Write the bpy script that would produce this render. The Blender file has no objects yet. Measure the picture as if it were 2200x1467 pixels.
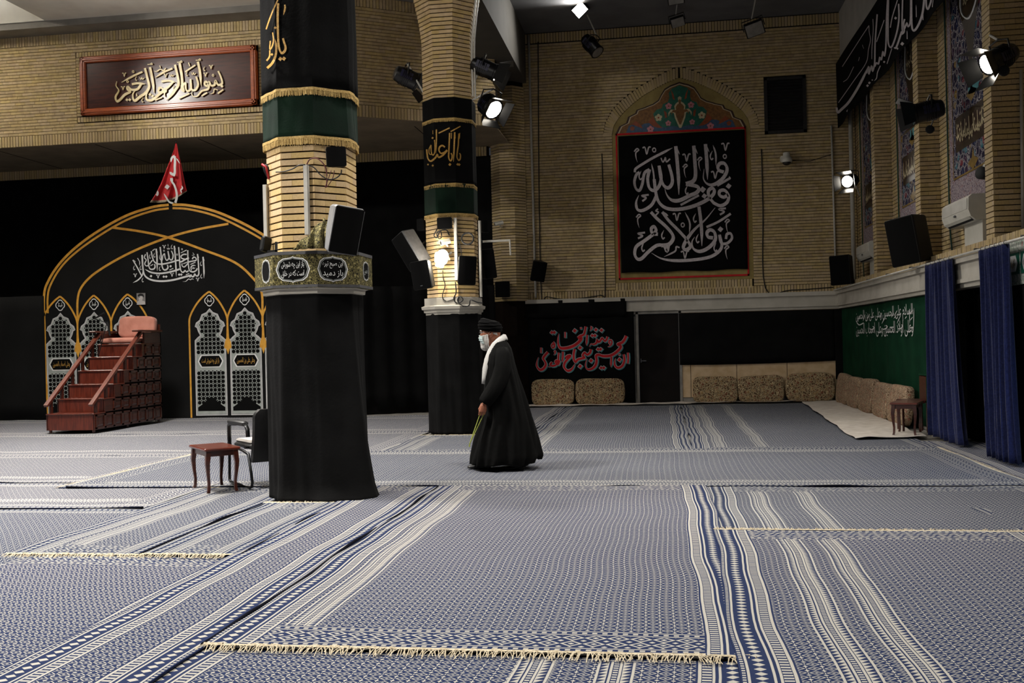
import bpy, bmesh, math, random
from mathutils import Vector as V, Matrix as Mx
random.seed(7)
pi = math.pi
S = bpy.context.scene
COL = S.collection
# ------------------------------------------------------------------ camera
FPX = 2139.0; CAM_H = 1.5
AYAW = math.radians(8.51); AROLL = math.radians(1.35)
_f = V((-math.sin(AYAW), math.cos(AYAW), 0)); _r0 = V((math.cos(AYAW), math.sin(AYAW), 0)); _u0 = V((0, 0, 1))
_r = math.cos(AROLL) * _r0 - math.sin(AROLL) * _u0
_u = math.sin(AROLL) * _r0 + math.cos(AROLL) * _u0
CAMP = V((0, 0, CAM_H))
cd = bpy.data.cameras.new('camera'); cam = bpy.data.objects.new('camera', cd); COL.objects.link(cam)
cd.sensor_width = 36; cd.lens = 36 * FPX / 2200; cd.clip_start = .1; cd.clip_end = 200
cam.matrix_world = Mx(((_r.x, _u.x, -_f.x, 0), (_r.y, _u.y, -_f.y, 0), (_r.z, _u.z, -_f.z, CAM_H), (0, 0, 0, 1)))
S.camera = cam
# world: faint indoor ambience
w = bpy.data.worlds.new('world'); S.world = w; w.use_nodes = True
w.node_tree.nodes['Background'].inputs[0].default_value = (.85, .9, 1, 1)
w.node_tree.nodes['Background'].inputs[1].default_value = .03
S.view_settings.view_transform = 'Standard'; S.view_settings.look = 'None'
S.view_settings.exposure = 0.0; S.view_settings.gamma = 1.0; S.view_settings.use_curve_mapping = False
# ------------------------------------------------------------------ hall lights (ceiling luminaires of the hall, most above / behind the view), plus two added ceiling fills
def area(name, loc, power, size, col=(1, .955, .905), aim=None, spread=180, sy=None):
    l = bpy.data.lights.new(name, 'AREA'); l.energy = power; l.size = size; l.color = col
    l.shape = 'RECTANGLE'; l.size_y = sy or size; l.spread = math.radians(spread)
    o = bpy.data.objects.new(name, l); COL.objects.link(o); o.location = loc
    d = (V(aim) - V(loc)) if aim is not None else V((0, 0, -1))
    o.rotation_euler = d.to_track_quat('-Z', 'Y').to_euler(); return o
def spot(name, loc, aim, power, angle=50, blend=.6, rad=.08, col=(1, .95, .88)):
    l = bpy.data.lights.new(name, 'SPOT'); l.energy = power; l.spot_size = math.radians(angle); l.spot_blend = blend
    l.shadow_soft_size = rad; l.color = col
    o = bpy.data.objects.new(name, l); COL.objects.link(o); o.location = loc
    o.rotation_euler = (V(aim) - V(loc)).to_track_quat('-Z', 'Y').to_euler(); return o
area('hall_ceiling_light', (-7.0, 3.0, 8.4), 560, 1.2, spread=120)
area('hall_ceiling_light', (-7.0, 9.0, 8.4), 760, 1.2, spread=120)
area('hall_ceiling_light', (-0.3, 2.0, 8.4), 235, 1.2, spread=120)
area('hall_ceiling_light', (0.0, 9.3, 8.4), 200, 1.2, spread=95)
area('hall_ceiling_light', (0.5, 17.2, 8.4), 62, 1.2, spread=100)
area('hall_ceiling_light', (-9.5, 14.3, 8.3), 560, 1.2, spread=115)
area('coffer_fill', (-15.5, 17.0, 8.75), 420, 1.0, aim=(-15.5, 17.0, 9.3))  # added fill without a fixture, brightens the raised coffer from below
area('aisle_ceiling_fill', (-10.5, 16.5, 7.9), 80, 1.0, aim=(-10.5, 16.5, 8.6))  # up-facing fill added to lighten the flat aisle ceiling, no real cove lamp
spot('hall_stage_lamp', (-12.6, 15.6, 8.2), (-8.4, 20.15, 6.3), 900, 60, .9, .13)
spot('hall_stage_lamp', (-8.5, 2.0, 5.5), (-3.6, 9.6, 2.6), 1500, 40, .8, .15)
spot('hall_stage_lamp', (-5.2, 6.0, 7.4), (-3.4, 16.2, 6.4), 900, 22, .6, .12)
area('doorway_daylight', (4.0, 9.4, 1.9), 14, .7, (.45, .65, 1), (2.9, 12.3, 0), 90)
# ------------------------------------------------------------------ pixel <-> place helpers (2200x1467 frame)
def ray(x, y): return _f + (x - 1100) / FPX * _r - (y - 733.5) / FPX * _u
def fl(x, y, z=0.0): d = ray(x, y); return CAMP + d * ((z - CAM_H) / d.z)
def onY(x, y, Y): d = ray(x, y); return CAMP + d * (Y / d.y)
def onX(x, y, X): d = ray(x, y); return CAMP + d * (X / d.x)
# ------------------------------------------------------------------ object helpers
WM = {}
def wm(o): return WM.get(o.name, Mx.Identity(4)) if o else Mx.Identity(4)
def tag(o, label=None, cat=None, group=None, kind=None):
    if label: o['label'] = label
    if cat: o['category'] = cat
    if group: o['group'] = group
    if kind: o['kind'] = kind
    return o
def thing(name, label, cat, loc=(0, 0, 0), rotz=0, group=None, kind=None):
    o = bpy.data.objects.new(name, None); COL.objects.link(o); o.empty_display_size = .1
    m = Mx.Translation(V(loc)) @ Mx.Rotation(rotz, 4, 'Z'); o.matrix_world = m; WM[o.name] = m
    return tag(o, label, cat, group, kind)
def frame(o, zu, n):
    """matrix with origin o, local z along n, local y along zu"""
    n = V(n).normalized(); x = V(zu).cross(n).normalized(); y = n.cross(x)
    return Mx(((x.x, y.x, n.x, o[0]), (x.y, y.y, n.y, o[1]), (x.z, y.z, n.z, o[2]), (0, 0, 0, 1)))
class MB:
    def __init__(s, m=None): s.v = []; s.f = []; s.mi = []; s.m = m; s.uv = None; s.cur = 0
    def add(s, vs, fs, m=None):
        b = len(s.v); M = s.m
        if m is not None: M = (M @ m) if M else m
        for p in vs:
            p = V(p); s.v.append(M @ p if M else p)
        for f in fs: s.f.append([b + i for i in f]); s.mi.append(s.cur)
        return s
    def box(s, a, b, m=None):
        (x0, y0, z0), (x1, y1, z1) = a, b
        return s.add([(x0, y0, z0), (x1, y0, z0), (x1, y1, z0), (x0, y1, z0), (x0, y0, z1), (x1, y0, z1), (x1, y1, z1), (x0, y1, z1)],
                     [(0, 3, 2, 1), (4, 5, 6, 7), (0, 1, 5, 4), (1, 2, 6, 5), (2, 3, 7, 6), (3, 0, 4, 7)], m)
    def cbox(s, a, b, c=.01, m=None):
        """box with chamfered vertical-ish edges on all 12 edges (via octagonal rings)"""
        (x0, y0, z0), (x1, y1, z1) = a, b
        def ring(z, i): 
            X0, X1, Y0, Y1 = x0 + i, x1 - i, y0 + i, y1 - i
            return [(X0 + c, Y0, z), (X1 - c, Y0, z), (X1, Y0 + c, z), (X1, Y1 - c, z), (X1 - c, Y1, z), (X0 + c, Y1, z), (X0, Y1 - c, z), (X0, Y0 + c, z)]
        return s.loft([ring(z0, c * .9), ring(z0 + c, 0), ring(z1 - c, 0), ring(z1, c * .9)], cap=True, m=m)
    def loft(s, rings, closed=True, cap=False, m=None):
        n = len(rings[0]); vs = [p for r in rings for p in r]; fs = []
        for i in range(len(rings) - 1):
            for j in range(n if closed else n - 1):
                k = (j + 1) % n
                fs.append((i * n + j, i * n + k, (i + 1) * n + k, (i + 1) * n + j))
        if cap: fs.append(tuple(range(n))[::-1]); fs.append(tuple((len(rings) - 1) * n + j for j in range(n)))
        return s.add(vs, fs, m)
    def tube(s, pts, r, n=8, m=None, cap=True):
        pts = [V(p) for p in pts]; rs = r if isinstance(r, (list, tuple)) else [r] * len(pts)
        rings = []; up = None
        for i, p in enumerate(pts):
            t = (pts[min(i + 1, len(pts) - 1)] - pts[max(i - 1, 0)])
            if t.length < 1e-9: t = V((0, 0, 1))
            t.normalize()
            if up is None:
                up = V((0, 0, 1)) if abs(t.z) < .9 else V((1, 0, 0))
            a = t.cross(up)
            if a.length < 1e-6: a = t.orthogonal()
            a.normalize(); b = t.cross(a).normalized(); up = -b if False else up
            rings.append([p + (a * math.cos(2 * pi * k / n) + b * math.sin(2 * pi * k / n)) * rs[i] for k in range(n)])
        return s.loft(rings, True, cap, m)
    def lathe(s, prof, n=16, m=None, cap=True, a0=0):
        return s.loft([[(r * math.cos(a0 + 2 * pi * k / n), r * math.sin(a0 + 2 * pi * k / n), z) for k in range(n)] for r, z in prof], True, cap, m)
    def sphere(s, c, r, n=12, k=8, m=None):
        rx, ry, rz = (r, r, r) if not isinstance(r, (list, tuple)) else r
        rings = []
        for i in range(k + 1):
            a = -pi / 2 + pi * i / k; cr = max(math.cos(a), .001)
            rings.append([(c[0] + rx * cr * math.cos(2 * pi * j / n), c[1] + ry * cr * math.sin(2 * pi * j / n), c[2] + rz * math.sin(a)) for j in range(n)])
        return s.loft(rings, True, True, m)
    def poly(s, pts, m=None):
        return s.add(pts, [tuple(range(len(pts)))], m)
    def prism(s, pts2, z0, z1, m=None):
        n = len(pts2)
        return s.loft([[(x, y, z0) for x, y in pts2], [(x, y, z1) for x, y in pts2]], True, True, m)
    def grid(s, fn, nu, nv, m=None):
        vs = [fn(i / nu, j / nv) for j in range(nv + 1) for i in range(nu + 1)]
        return s.add(vs, [(j * (nu + 1) + i, j * (nu + 1) + i + 1, (j + 1) * (nu + 1) + i + 1, (j + 1) * (nu + 1) + i) for j in range(nv) for i in range(nu)], m)
    def mesh(s, name, inv=None):
        me = bpy.data.meshes.new(name)
        me.from_pydata([(inv @ v if inv else v)[:] for v in s.v], [], s.f)
        if any(s.mi): me.polygons.foreach_set('material_index', s.mi)
        return me
    def build(s, name, mat, parent=None, smooth=False, ang=None, fix=True):
        inv = wm(parent).inverted() if parent else None
        me = s.mesh(name, inv)
        for mm in (mat if isinstance(mat, (list, tuple)) else [mat]): me.materials.append(M[mm])
        if fix and len(s.f) < 20000:
            bm = bmesh.new(); bm.from_mesh(me); bmesh.ops.recalc_face_normals(bm, faces=bm.faces); bm.to_mesh(me); bm.free()
        if smooth:
            me.polygons.foreach_set('use_smooth', [True] * len(me.polygons))
            if ang:
                try: me.set_sharp_from_angle(angle=math.radians(ang))
                except Exception: pass
        o = bpy.data.objects.new(name, me); COL.objects.link(o)
        if parent: o.parent = parent; WM[o.name] = wm(parent).copy()
        return o
def struct(name, mb, mat, label, parent=None, cat=None, **k):
    o = mb.build(name, mat, parent, **k); tag(o, label, cat, None, 'structure'); return o
def copy_tree(o, parent=None, m=None):
    c = o.copy(); COL.objects.link(c); c.parent = parent
    if m is not None: c.matrix_world = m; WM[c.name] = m
    for ch in o.children: copy_tree(ch, c)
    return c
def solid(o, t, off=-1):
    md = o.modifiers.new('thickness', 'SOLIDIFY'); md.thickness = t; md.offset = off; return o
def subd(o, n=1):
    md = o.modifiers.new('sub', 'SUBSURF'); md.levels = md.render_levels = n; return o
# ------------------------------------------------------------------ procedural materials
M = {}
def lin(c):
    if isinstance(c, str): c = tuple(int(c[i:i + 2], 16) / 255 for i in (0, 2, 4))
    return tuple(((x / 12.92) if x <= .04045 else ((x + .055) / 1.055) ** 2.4) for x in c) + (1,)
class E:
    """tiny expression helper over shader math nodes"""
    nt = None
    def __init__(s, k): s.k = k
    @staticmethod
    def op(o, *a):
        n = E.nt.nodes.new('ShaderNodeMath'); n.operation = o
        for i, x in enumerate(a):
            if isinstance(x, E): E.nt.links.new(x.k, n.inputs[i])
            else: n.inputs[i].default_value = x
        return E(n.outputs[0])
    def __add__(s, o): return E.op('ADD', s, o)
    def __radd__(s, o): return E.op('ADD', o, s)
    def __sub__(s, o): return E.op('SUBTRACT', s, o)
    def __rsub__(s, o): return E.op('SUBTRACT', o, s)
    def __mul__(s, o): return E.op('MULTIPLY', s, o)
    def __rmul__(s, o): return E.op('MULTIPLY', o, s)
    def __truediv__(s, o): return E.op('DIVIDE', s, o)
    def lt(s, o): return E.op('LESS_THAN', s, o)
    def gt(s, o): return E.op('GREATER_THAN', s, o)
    def fr(s): return E.op('FRACT', s)
    def ab(s): return E.op('ABSOLUTE', s)
    def mx(s, o): return E.op('MAXIMUM', s, o)
    def mn(s, o): return E.op('MINIMUM', s, o)
    def inn(s, a, b): return s.gt(a) * s.lt(b)
def mat(name, col, rough=.6, col2=None, scale=4, bump=0, bscale=60, metal=0, spec=.5, emit=None, estr=0, sheen=0, rnd=0, detail=3, coat=0, trans=0, stretch=None, alpha=1):
    m = bpy.data.materials.new(name); m.use_nodes = True; nt = m.node_tree; b = nt.nodes['Principled BSDF']
    L = nt.links.new; tc = nt.nodes.new('ShaderNodeTexCoord'); co = tc.outputs['Object']
    if stretch:
        mp = nt.nodes.new('ShaderNodeMapping'); mp.inputs['Scale'].default_value = stretch; L(co, mp.inputs[0]); co = mp.outputs[0]
    b.inputs['Roughness'].default_value = rough; b.inputs['Metallic'].default_value = metal; b.inputs['Specular IOR Level'].default_value = spec
    nz = nt.nodes.new('ShaderNodeTexNoise'); nz.inputs['Scale'].default_value = scale; nz.inputs['Detail'].default_value = detail; L(co, nz.inputs[0])
    mix = nt.nodes.new('ShaderNodeMix'); mix.data_type = 'RGBA'
    c1 = lin(col); c2 = lin(col2) if col2 else tuple(x * .8 for x in c1[:3]) + (1,)
    mix.inputs[6].default_value = c1; mix.inputs[7].default_value = c2
    rp = nt.nodes.new('ShaderNodeMapRange'); rp.inputs[1].default_value = .35; rp.inputs[2].default_value = .65; L(nz.outputs[0], rp.inputs[0]); L(rp.outputs[0], mix.inputs[0])
    out = mix.outputs[2]
    if rnd:
        g = nt.nodes.new('ShaderNodeNewGeometry'); oi = nt.nodes.new('ShaderNodeObjectInfo'); E.nt = nt
        r = (E(g.outputs['Random Per Island']) + E(oi.outputs['Random'])).fr()
        hs = nt.nodes.new('ShaderNodeHueSaturation'); L((r * (2 * rnd) + (1 - rnd)).k, hs.inputs['Value'])
        r2 = (r * 7.31).fr(); L((r2 * .010 + .495).k, hs.inputs['Hue']); L((r2 * .2 + .9).k, hs.inputs['Saturation'])
        L(out, hs.inputs['Color']); out = hs.outputs[0]
    L(out, b.inputs['Base Color'])
    if bump:
        n2 = nt.nodes.new('ShaderNodeTexNoise'); n2.inputs['Scale'].default_value = bscale; n2.inputs['Detail'].default_value = 4; L(co, n2.inputs[0])
        bp = nt.nodes.new('ShaderNodeBump'); bp.inputs['Strength'].default_value = bump; bp.inputs['Distance'].default_value = .01; L(n2.outputs[0], bp.inputs['Height']); L(bp.outputs[0], b.inputs['Normal'])
    if emit: b.inputs['Emission Color'].default_value = lin(emit); b.inputs['Emission Strength'].default_value = estr
    if sheen: b.inputs['Sheen Weight'].default_value = sheen; b.inputs['Sheen Roughness'].default_value = .5
    if coat: b.inputs['Coat Weight'].default_value = coat; b.inputs['Coat Roughness'].default_value = .12
    if trans: b.inputs['Transmission Weight'].default_value = trans
    if alpha < 1: b.inputs['Alpha'].default_value = alpha
    M[name] = m; return m
mat('brick', 'c0aa7e', .85, 'ad9770', 9, .25, 90, rnd=.09)
mat('brick_pale', 'd3b786', .85, 'c3a675', 9, .25, 90, rnd=.08)
mat('mortar', '1a120c', .95, '120c08', 12, spec=.1)
mat('black_cloth', '121212', .95, '0c0c0c', 3, .3, 40, spec=.1)
mat('black_backdrop', '171717', .95, '111111', 1.5, .1, 30, spec=.15)
mat('black_banner', '0e0e0e', .95, '0a0a0a', 3, .1, 40, spec=.1)
mat('green_cloth', '0b3a24', .9, '08301e', 3, .2, 60, spec=.12)
mat('green_velvet', '0c2417', .9, '081b11', 3, .2, 60, sheen=.04, spec=.15)
mat('fringe', 'd3b46e', .8, 'a98647', 80, .6, 200)
mat('fringe_wool', 'd2c6ac', .95, 'b0a184', 60, .6, 120, spec=.1)
mat('gold_print', 'e0a63c', .6, 'cf922c', 10)
mat('gold_thread', 'e3b75c', .5, 'b8812c', 90, .3, 200)
mat('gold_relief', 'f0dfae', .4, 'dcc488', 8)
mat('white_print', 'e8e8e6', .8, 'dcdcda', 8)
mat('white_stitch', 'cbc3c4', .85, 'b5acae', 30)
mat('lattice_print', 'a8ada8', .85, '989e98', 8)
mat('red_print', 'cc1620', .8, 'b5121a', 8)
mat('teal_print', '4f9095', .8, '417a80', 8)
mat('plaster_white', 'bdb8ad', .8, 'aea99d', 3, .08, 40)
mat('plaster_grey', 'b4b0a8', .85, 'a6a29a', 2, .1, 40)
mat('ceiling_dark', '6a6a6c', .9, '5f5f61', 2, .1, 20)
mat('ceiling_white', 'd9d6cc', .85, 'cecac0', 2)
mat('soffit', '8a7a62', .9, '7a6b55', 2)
mat('stone', 'd2b893', .55, 'bfa27a', 5, .05, 40)
mat('stone_grey', '8e8a82', .5, '77736c', 6)
mat('wood_dark', '4a1f12', .35, '36150c', 5, .1, 30, coat=.3, stretch=(1, 1, 8))
mat('wood_red', '63291a', .32, '491c11', 4, .08, 30, coat=.4, stretch=(8, 1, 1))
mat('wood_frame', 'a9501f', .3, '8a3d16', 4, .08, 30, coat=.2, stretch=(1, 8, 8))
mat('wood_board', '471a10', .26, '33120b', 3, .05, 14, spec=.3, stretch=(1, 8, 8))
mat('pink_fabric', 'b57a68', .9, 'a56a58', 6, .35, 25, sheen=.2)
mat('pale_seat', 'd6cfc6', .8, 'c6beb4', 6, .1, 40)
mat('black_leather', '121212', .45, '0c0c0c', 20, .15, 120)
mat('black_metal', '101011', .35, '0b0b0b', 10, metal=.3)
mat('black_plastic', '111111', .6, '0c0c0c', 30, .1, 300, spec=.25)
mat('grey_plastic', '4a4a4c', .5, '3e3e40', 20, .05, 200)
mat('grille', '0a0a0a', .85, '070707', 200, .3, 500, spec=.1)
mat('navy_plastic', '23233f', .4, '1b1b30', 10)
mat('white_plastic', 'd6d3c8', .45, 'cbc8bc', 5)
mat('white_metal', 'c9c6bd', .4, 'b8b5ab', 5)
mat('steel', '8c8c8c', .35, '707070', 10, metal=.8)
mat('cable', '0f0f10', .6)
mat('cable_red', '5a1f22', .6)
mat('cable_green', '16463a', .6)
mat('red_plastic', 'b01820', .4)
mat('door_dark', '120c0a', .6, '0d0908', 6, spec=.15)
mat('white_cloth', 'cfc6ba', .95, 'bdb3a6', 6, .4, 14)
mat('red_cloth', 'd4161f', .7, 'b41019', 4, .2, 30, sheen=.2)
mat('flag_trim', 'c4b39b', .8, 'a8977f', 40, .4, 120)
mat('blue_velvet', '20274f', .85, '181e40', 40, .5, 60, sheen=.15, spec=.1)
mat('skin', 'b9795c', .55, 'a8674b', 20, .05, 100)
mat('beard', 'e8e4dd', .95, 'd2ccc3', 60, .4, 150)
mat('robe', '0e0e0d', .9, '0a0a09', 4, .3, 25, spec=.12)
mat('turban', '0a0a0a', .9, '060606', 8, .3, 60, spec=.12)
mat('mask', 'cfe0dd', .8, 'bfd2cf', 20)
mat('scarf_white', 'dedcd6', .9, 'd0cec8', 20)
mat('glass_dark', '1c1a18', .3)
mat('bead', 'a7b04a', .35, '8f973a', 20)
mat('paper_white', 'cfcac6', .7)
mat('paper_grey', '8d8986', .7)
mat('paper_black', '141313', .7)
mat('lamp_lit', 'ffffff', .5, emit='fff6e6', estr=30)
mat('lamp_lit_soft', 'ffffff', .5, emit='fff6e6', estr=9)
mat('lamp_off', '8f8b84', .3, '7c7872', 10)
mat('panel_perf', '77736c', .7, '6b6760', 3)
mat('vent_slat', '2c2a27', .6, '22201e', 10)
mat('vent_back', '0d0c0b', .9)
mat('plaster_yellow', '9a8850', .8, '8a7845', 6, .1, 30)
mat('tile_brown', '8a5f2e', .6, '6e4a24', 20)
mat('tile_green', '1f6a55', .5, '195845', 20)
mat('tile_blue', '3f5a78', .5, '354c68', 20)
mat('tile_rust', '9a4a24', .5, '85401f', 20)
mat('tile_pink', 'd08a92', .5, 'c07882', 30)
mat('tile_cream', 'cdbf9a', .5, 'bcae88', 30)
mat('tile_line', 'c9b89a', .6)
mat('tile_dark', '3a2213', .6)
mat('brown_plate', '3a2a14', .5, '2e2110', 10)
mat('beam_plaster', '48453f', .9, '403d38', 2, .1, 40)
mat('gold_tile', '8f7334', .5, '7a6029', 10)
mat('bulb', 'ffffff', .5, emit='fff4de', estr=60)
mat('silver_side', '8a8a8a', .5, '7c7c7c', 10)
# ------------------------------------------------------------------ lettering: shaped Arabic type and traced pen strokes
AR = {}
for line in ("ا FE8D 2,ب FE8F 4,ت FE95 4,ث FE99 4,ج FE9D 4,ح FEA1 4,خ FEA5 4,د FEA9 2,ذ FEAB 2,ر FEAD 2,ز FEAF 2,س FEB1 4,ش FEB5 4,ص FEB9 4,ض FEBD 4,ط FEC1 4,ظ FEC5 4,"
             "ع FEC9 4,غ FECD 4,ف FED1 4,ق FED5 4,ك FED9 4,ل FEDD 4,م FEE1 4,ن FEE5 4,ه FEE9 4,و FEED 2,ى FEEF 2,ي FEF1 4,ة FE93 2,پ FB56 4,چ FB7A 4,ک FB8E 4,گ FB92 4,ی FBFC 4").split(','):
    c_, h_, n_ = line.split(' '); AR[c_] = (int(h_, 16), int(n_))
def shape(s):
    out = []; i = 0
    while i < len(s):
        c = s[i]
        if c not in AR: out.append(c); i += 1; continue
        prev = i > 0 and s[i - 1] in AR and AR[s[i - 1]][1] == 4
        if c == 'ل' and i + 1 < len(s) and s[i + 1] == 'ا': out.append(chr(0xFEFC if prev else 0xFEFB)); i += 2; continue
        nxt = i + 1 < len(s) and s[i + 1] in AR
        code, n = AR[c]
        if n == 4: out.append(chr(code + (3 if prev and nxt else 1 if prev else 2 if nxt else 0)))
        else: out.append(chr(code + (1 if prev else 0)))
        i += 1
    return ''.join(out[::-1])
def txt_mesh(s):
    c = bpy.data.curves.new('t', 'FONT'); c.body = shape(s); c.resolution_u = 2; c.fill_mode = 'FRONT'
    o = bpy.data.objects.new('t', c); COL.objects.link(o); bpy.context.view_layer.update()
    me = bpy.data.meshes.new_from_object(o.evaluated_get(bpy.context.evaluated_depsgraph_get()))
    vs = [v.co.copy() for v in me.vertices]; fs = [tuple(p.vertices) for p in me.polygons]
    bpy.data.objects.remove(o); bpy.data.curves.remove(c); bpy.data.meshes.remove(me); return vs, fs
TXC = {}
def txt_fit(s, w, h):
    if s not in TXC: TXC[s] = txt_mesh(s)
    vs, fs = TXC[s]
    xs = [v.x for v in vs]; ys = [v.y for v in vs]; a0, a1, c0, c1 = min(xs), max(xs), min(ys), max(ys)
    return [((v.x - (a0 + a1) / 2) * w / (a1 - a0), (v.y - (c0 + c1) / 2) * h / (c1 - c0), 0) for v in vs], fs
def txt(parent, s, m, w, h, mt, name='inscription', warp=None):
    vs, fs = txt_fit(s, w, h)
    if warp: vs = [warp(*v) for v in vs]
    return MB().add(vs, fs, m).build(name, mt, parent, fix=False)
def crom(pts, n=5):
    if len(pts) < 3:
        (a, c) = pts; return [(a[0] + (c[0] - a[0]) * i / n, a[1] + (c[1] - a[1]) * i / n) for i in range(n + 1)]
    P = [(2 * pts[0][0] - pts[1][0], 2 * pts[0][1] - pts[1][1])] + list(pts) + [(2 * pts[-1][0] - pts[-2][0], 2 * pts[-1][1] - pts[-2][1])]
    out = []
    for i in range(1, len(P) - 2):
        p0, p1, p2, p3 = P[i - 1:i + 3]
        for k in range(n):
            t = k / n; t2 = t * t; t3 = t2 * t
            out.append(tuple(.5 * (2 * p1[j] + (p2[j] - p0[j]) * t + (2 * p0[j] - 5 * p1[j] + 4 * p2[j] - p3[j]) * t2 + (3 * p1[j] - p0[j] - 3 * p2[j] + p3[j]) * t3) for j in (0, 1)))
    out.append(tuple(pts[-1])); return out
def prs(s): return [tuple(float(q) for q in p.split(',')) for p in s.split()]
def ribbon(pts, w, tap='', n=5, straight=False):
    """outline of a pen stroke: list of (left,right) points. tap: s/e taper start/end; pen held at an angle"""
    c = crom(pts, n) if not straight else [tuple(p) for p in pts]
    N = len(c); out = []
    for i, p in enumerate(c):
        a, b2 = c[max(i - 1, 0)], c[min(i + 1, N - 1)]
        dx, dy = b2[0] - a[0], b2[1] - a[1]; l = math.hypot(dx, dy) or 1; nx, ny = -dy / l, dx / l
        t = i / (N - 1); k = 1.0
        if 's' in tap: k *= min(1, .12 + t * 4)
        if 'e' in tap: k *= min(1, .12 + (1 - t) * 3)
        if not straight: k *= .72 + .28 * abs(nx * .5 + ny * .87)
        out.append(((p[0] + nx * w * k / 2, p[1] + ny * w * k / 2), (p[0] - nx * w * k / 2, p[1] - ny * w * k / 2)))
    return out
class Pen:
    """collects strokes given in the pixels of a zoomed crop (origin ox,oy scale s) and lays them on a surface by proj(x,y,lift)"""
    def __init__(s, proj, ox=0, oy=0, sc=1): s.p = proj; s.o = (ox, oy, sc); s.b = MB(); s.k = 0
    def at(s, q): return s.p(s.o[0] + q[0] / s.o[2], s.o[1] + q[1] / s.o[2], s.k * 1e-5)
    def st(s, pts, w, tap='', dx=0, dy=0, straight=False):
        if isinstance(pts, str): pts = prs(pts)
        pts = [(x + dx, y + dy) for x, y in pts]; r = ribbon(pts, w, tap, straight=straight); s.k += 1
        vs = [s.at(q) for pr in r for q in pr]
        s.b.add(vs, [(2 * i, 2 * i + 1, 2 * i + 3, 2 * i + 2) for i in range(len(r) - 1)]); return s
    def dot(s, x, y, r, dx=0, dy=0):
        s.k += 1; x += dx; y += dy; h = r * .62
        s.b.poly([s.at(q) for q in ((x - h, y + h * .15), (x - h * .1, y - h), (x + h, y - h * .15), (x + h * .1, y + h))]); return s
    def ring(s, x, y, r, w=7): return s.st([(x + r * math.cos(a), y + r * math.sin(a) * 1.2) for a in [i * pi / 4 for i in range(9)]], w)
    def vee(s, x, y, r, w=7): return s.st([(x - r, y - r * .5), (x - r * .4, y - r * .6), (x, y + r), (x + r * .5, y - r * .6), (x + r, y - r * .7)], w)
    def hook(s, x, y, r, w=7): return s.st([(x - r, y), (x - r * .2, y - r * .9), (x + r * .4, y - r * .5), (x - r * .5, y + r * .4), (x - r * .4, y + r * 2), (x, y + r * 3.3)], w, 'e')
    def drop(s, x, y, r, w=7): return s.st([(x + r * .3, y - r * 1.4), (x - r * .3, y), (x, y + r), (x + r * .5, y + r * .6)], w, 's')
    def sh(s, x, y, r, w=7): return s.st([(x - r, y - r * .4), (x - r * .6, y + r * .5), (x - r * .2, y), (x, y - r * .5), (x + r * .2, y + r * .5), (x + r, y - r * .2)], w)
    def build(s, name, mt, parent): return s.b.build(name, mt, parent, fix=False)
def scribble(parent, m, w, h, mt, seed, name='inscription', lw=.03):
    """too small to read: dense flowing pen strokes of the same size"""
    rr = random.Random(seed); P = Pen(lambda x, y, k: m @ V((x, y, k)))
    n = max(4, int(w / h * 5))
    for i in range(n):
        x = -w / 2 + w * (i + .5) / n; y = rr.uniform(-.2, .1) * h; s = w / n
        if i % 3 == 0: P.st([(x, h * .5), (x + s * .1, 0), (x, -h * .35)], lw, 'e')
        P.st([(x + s, y + rr.uniform(0, .3) * h), (x + s * .4, y - .2 * h), (x - s * .3, y - .1 * h), (x - s * .8, y + rr.uniform(-.4, .2) * h)], lw, 'se')
        if rr.random() < .6: P.dot(x, y + rr.choice((-.32, .34)) * h, lw * 1.6)
    return P.build(name, mt, parent)
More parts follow.
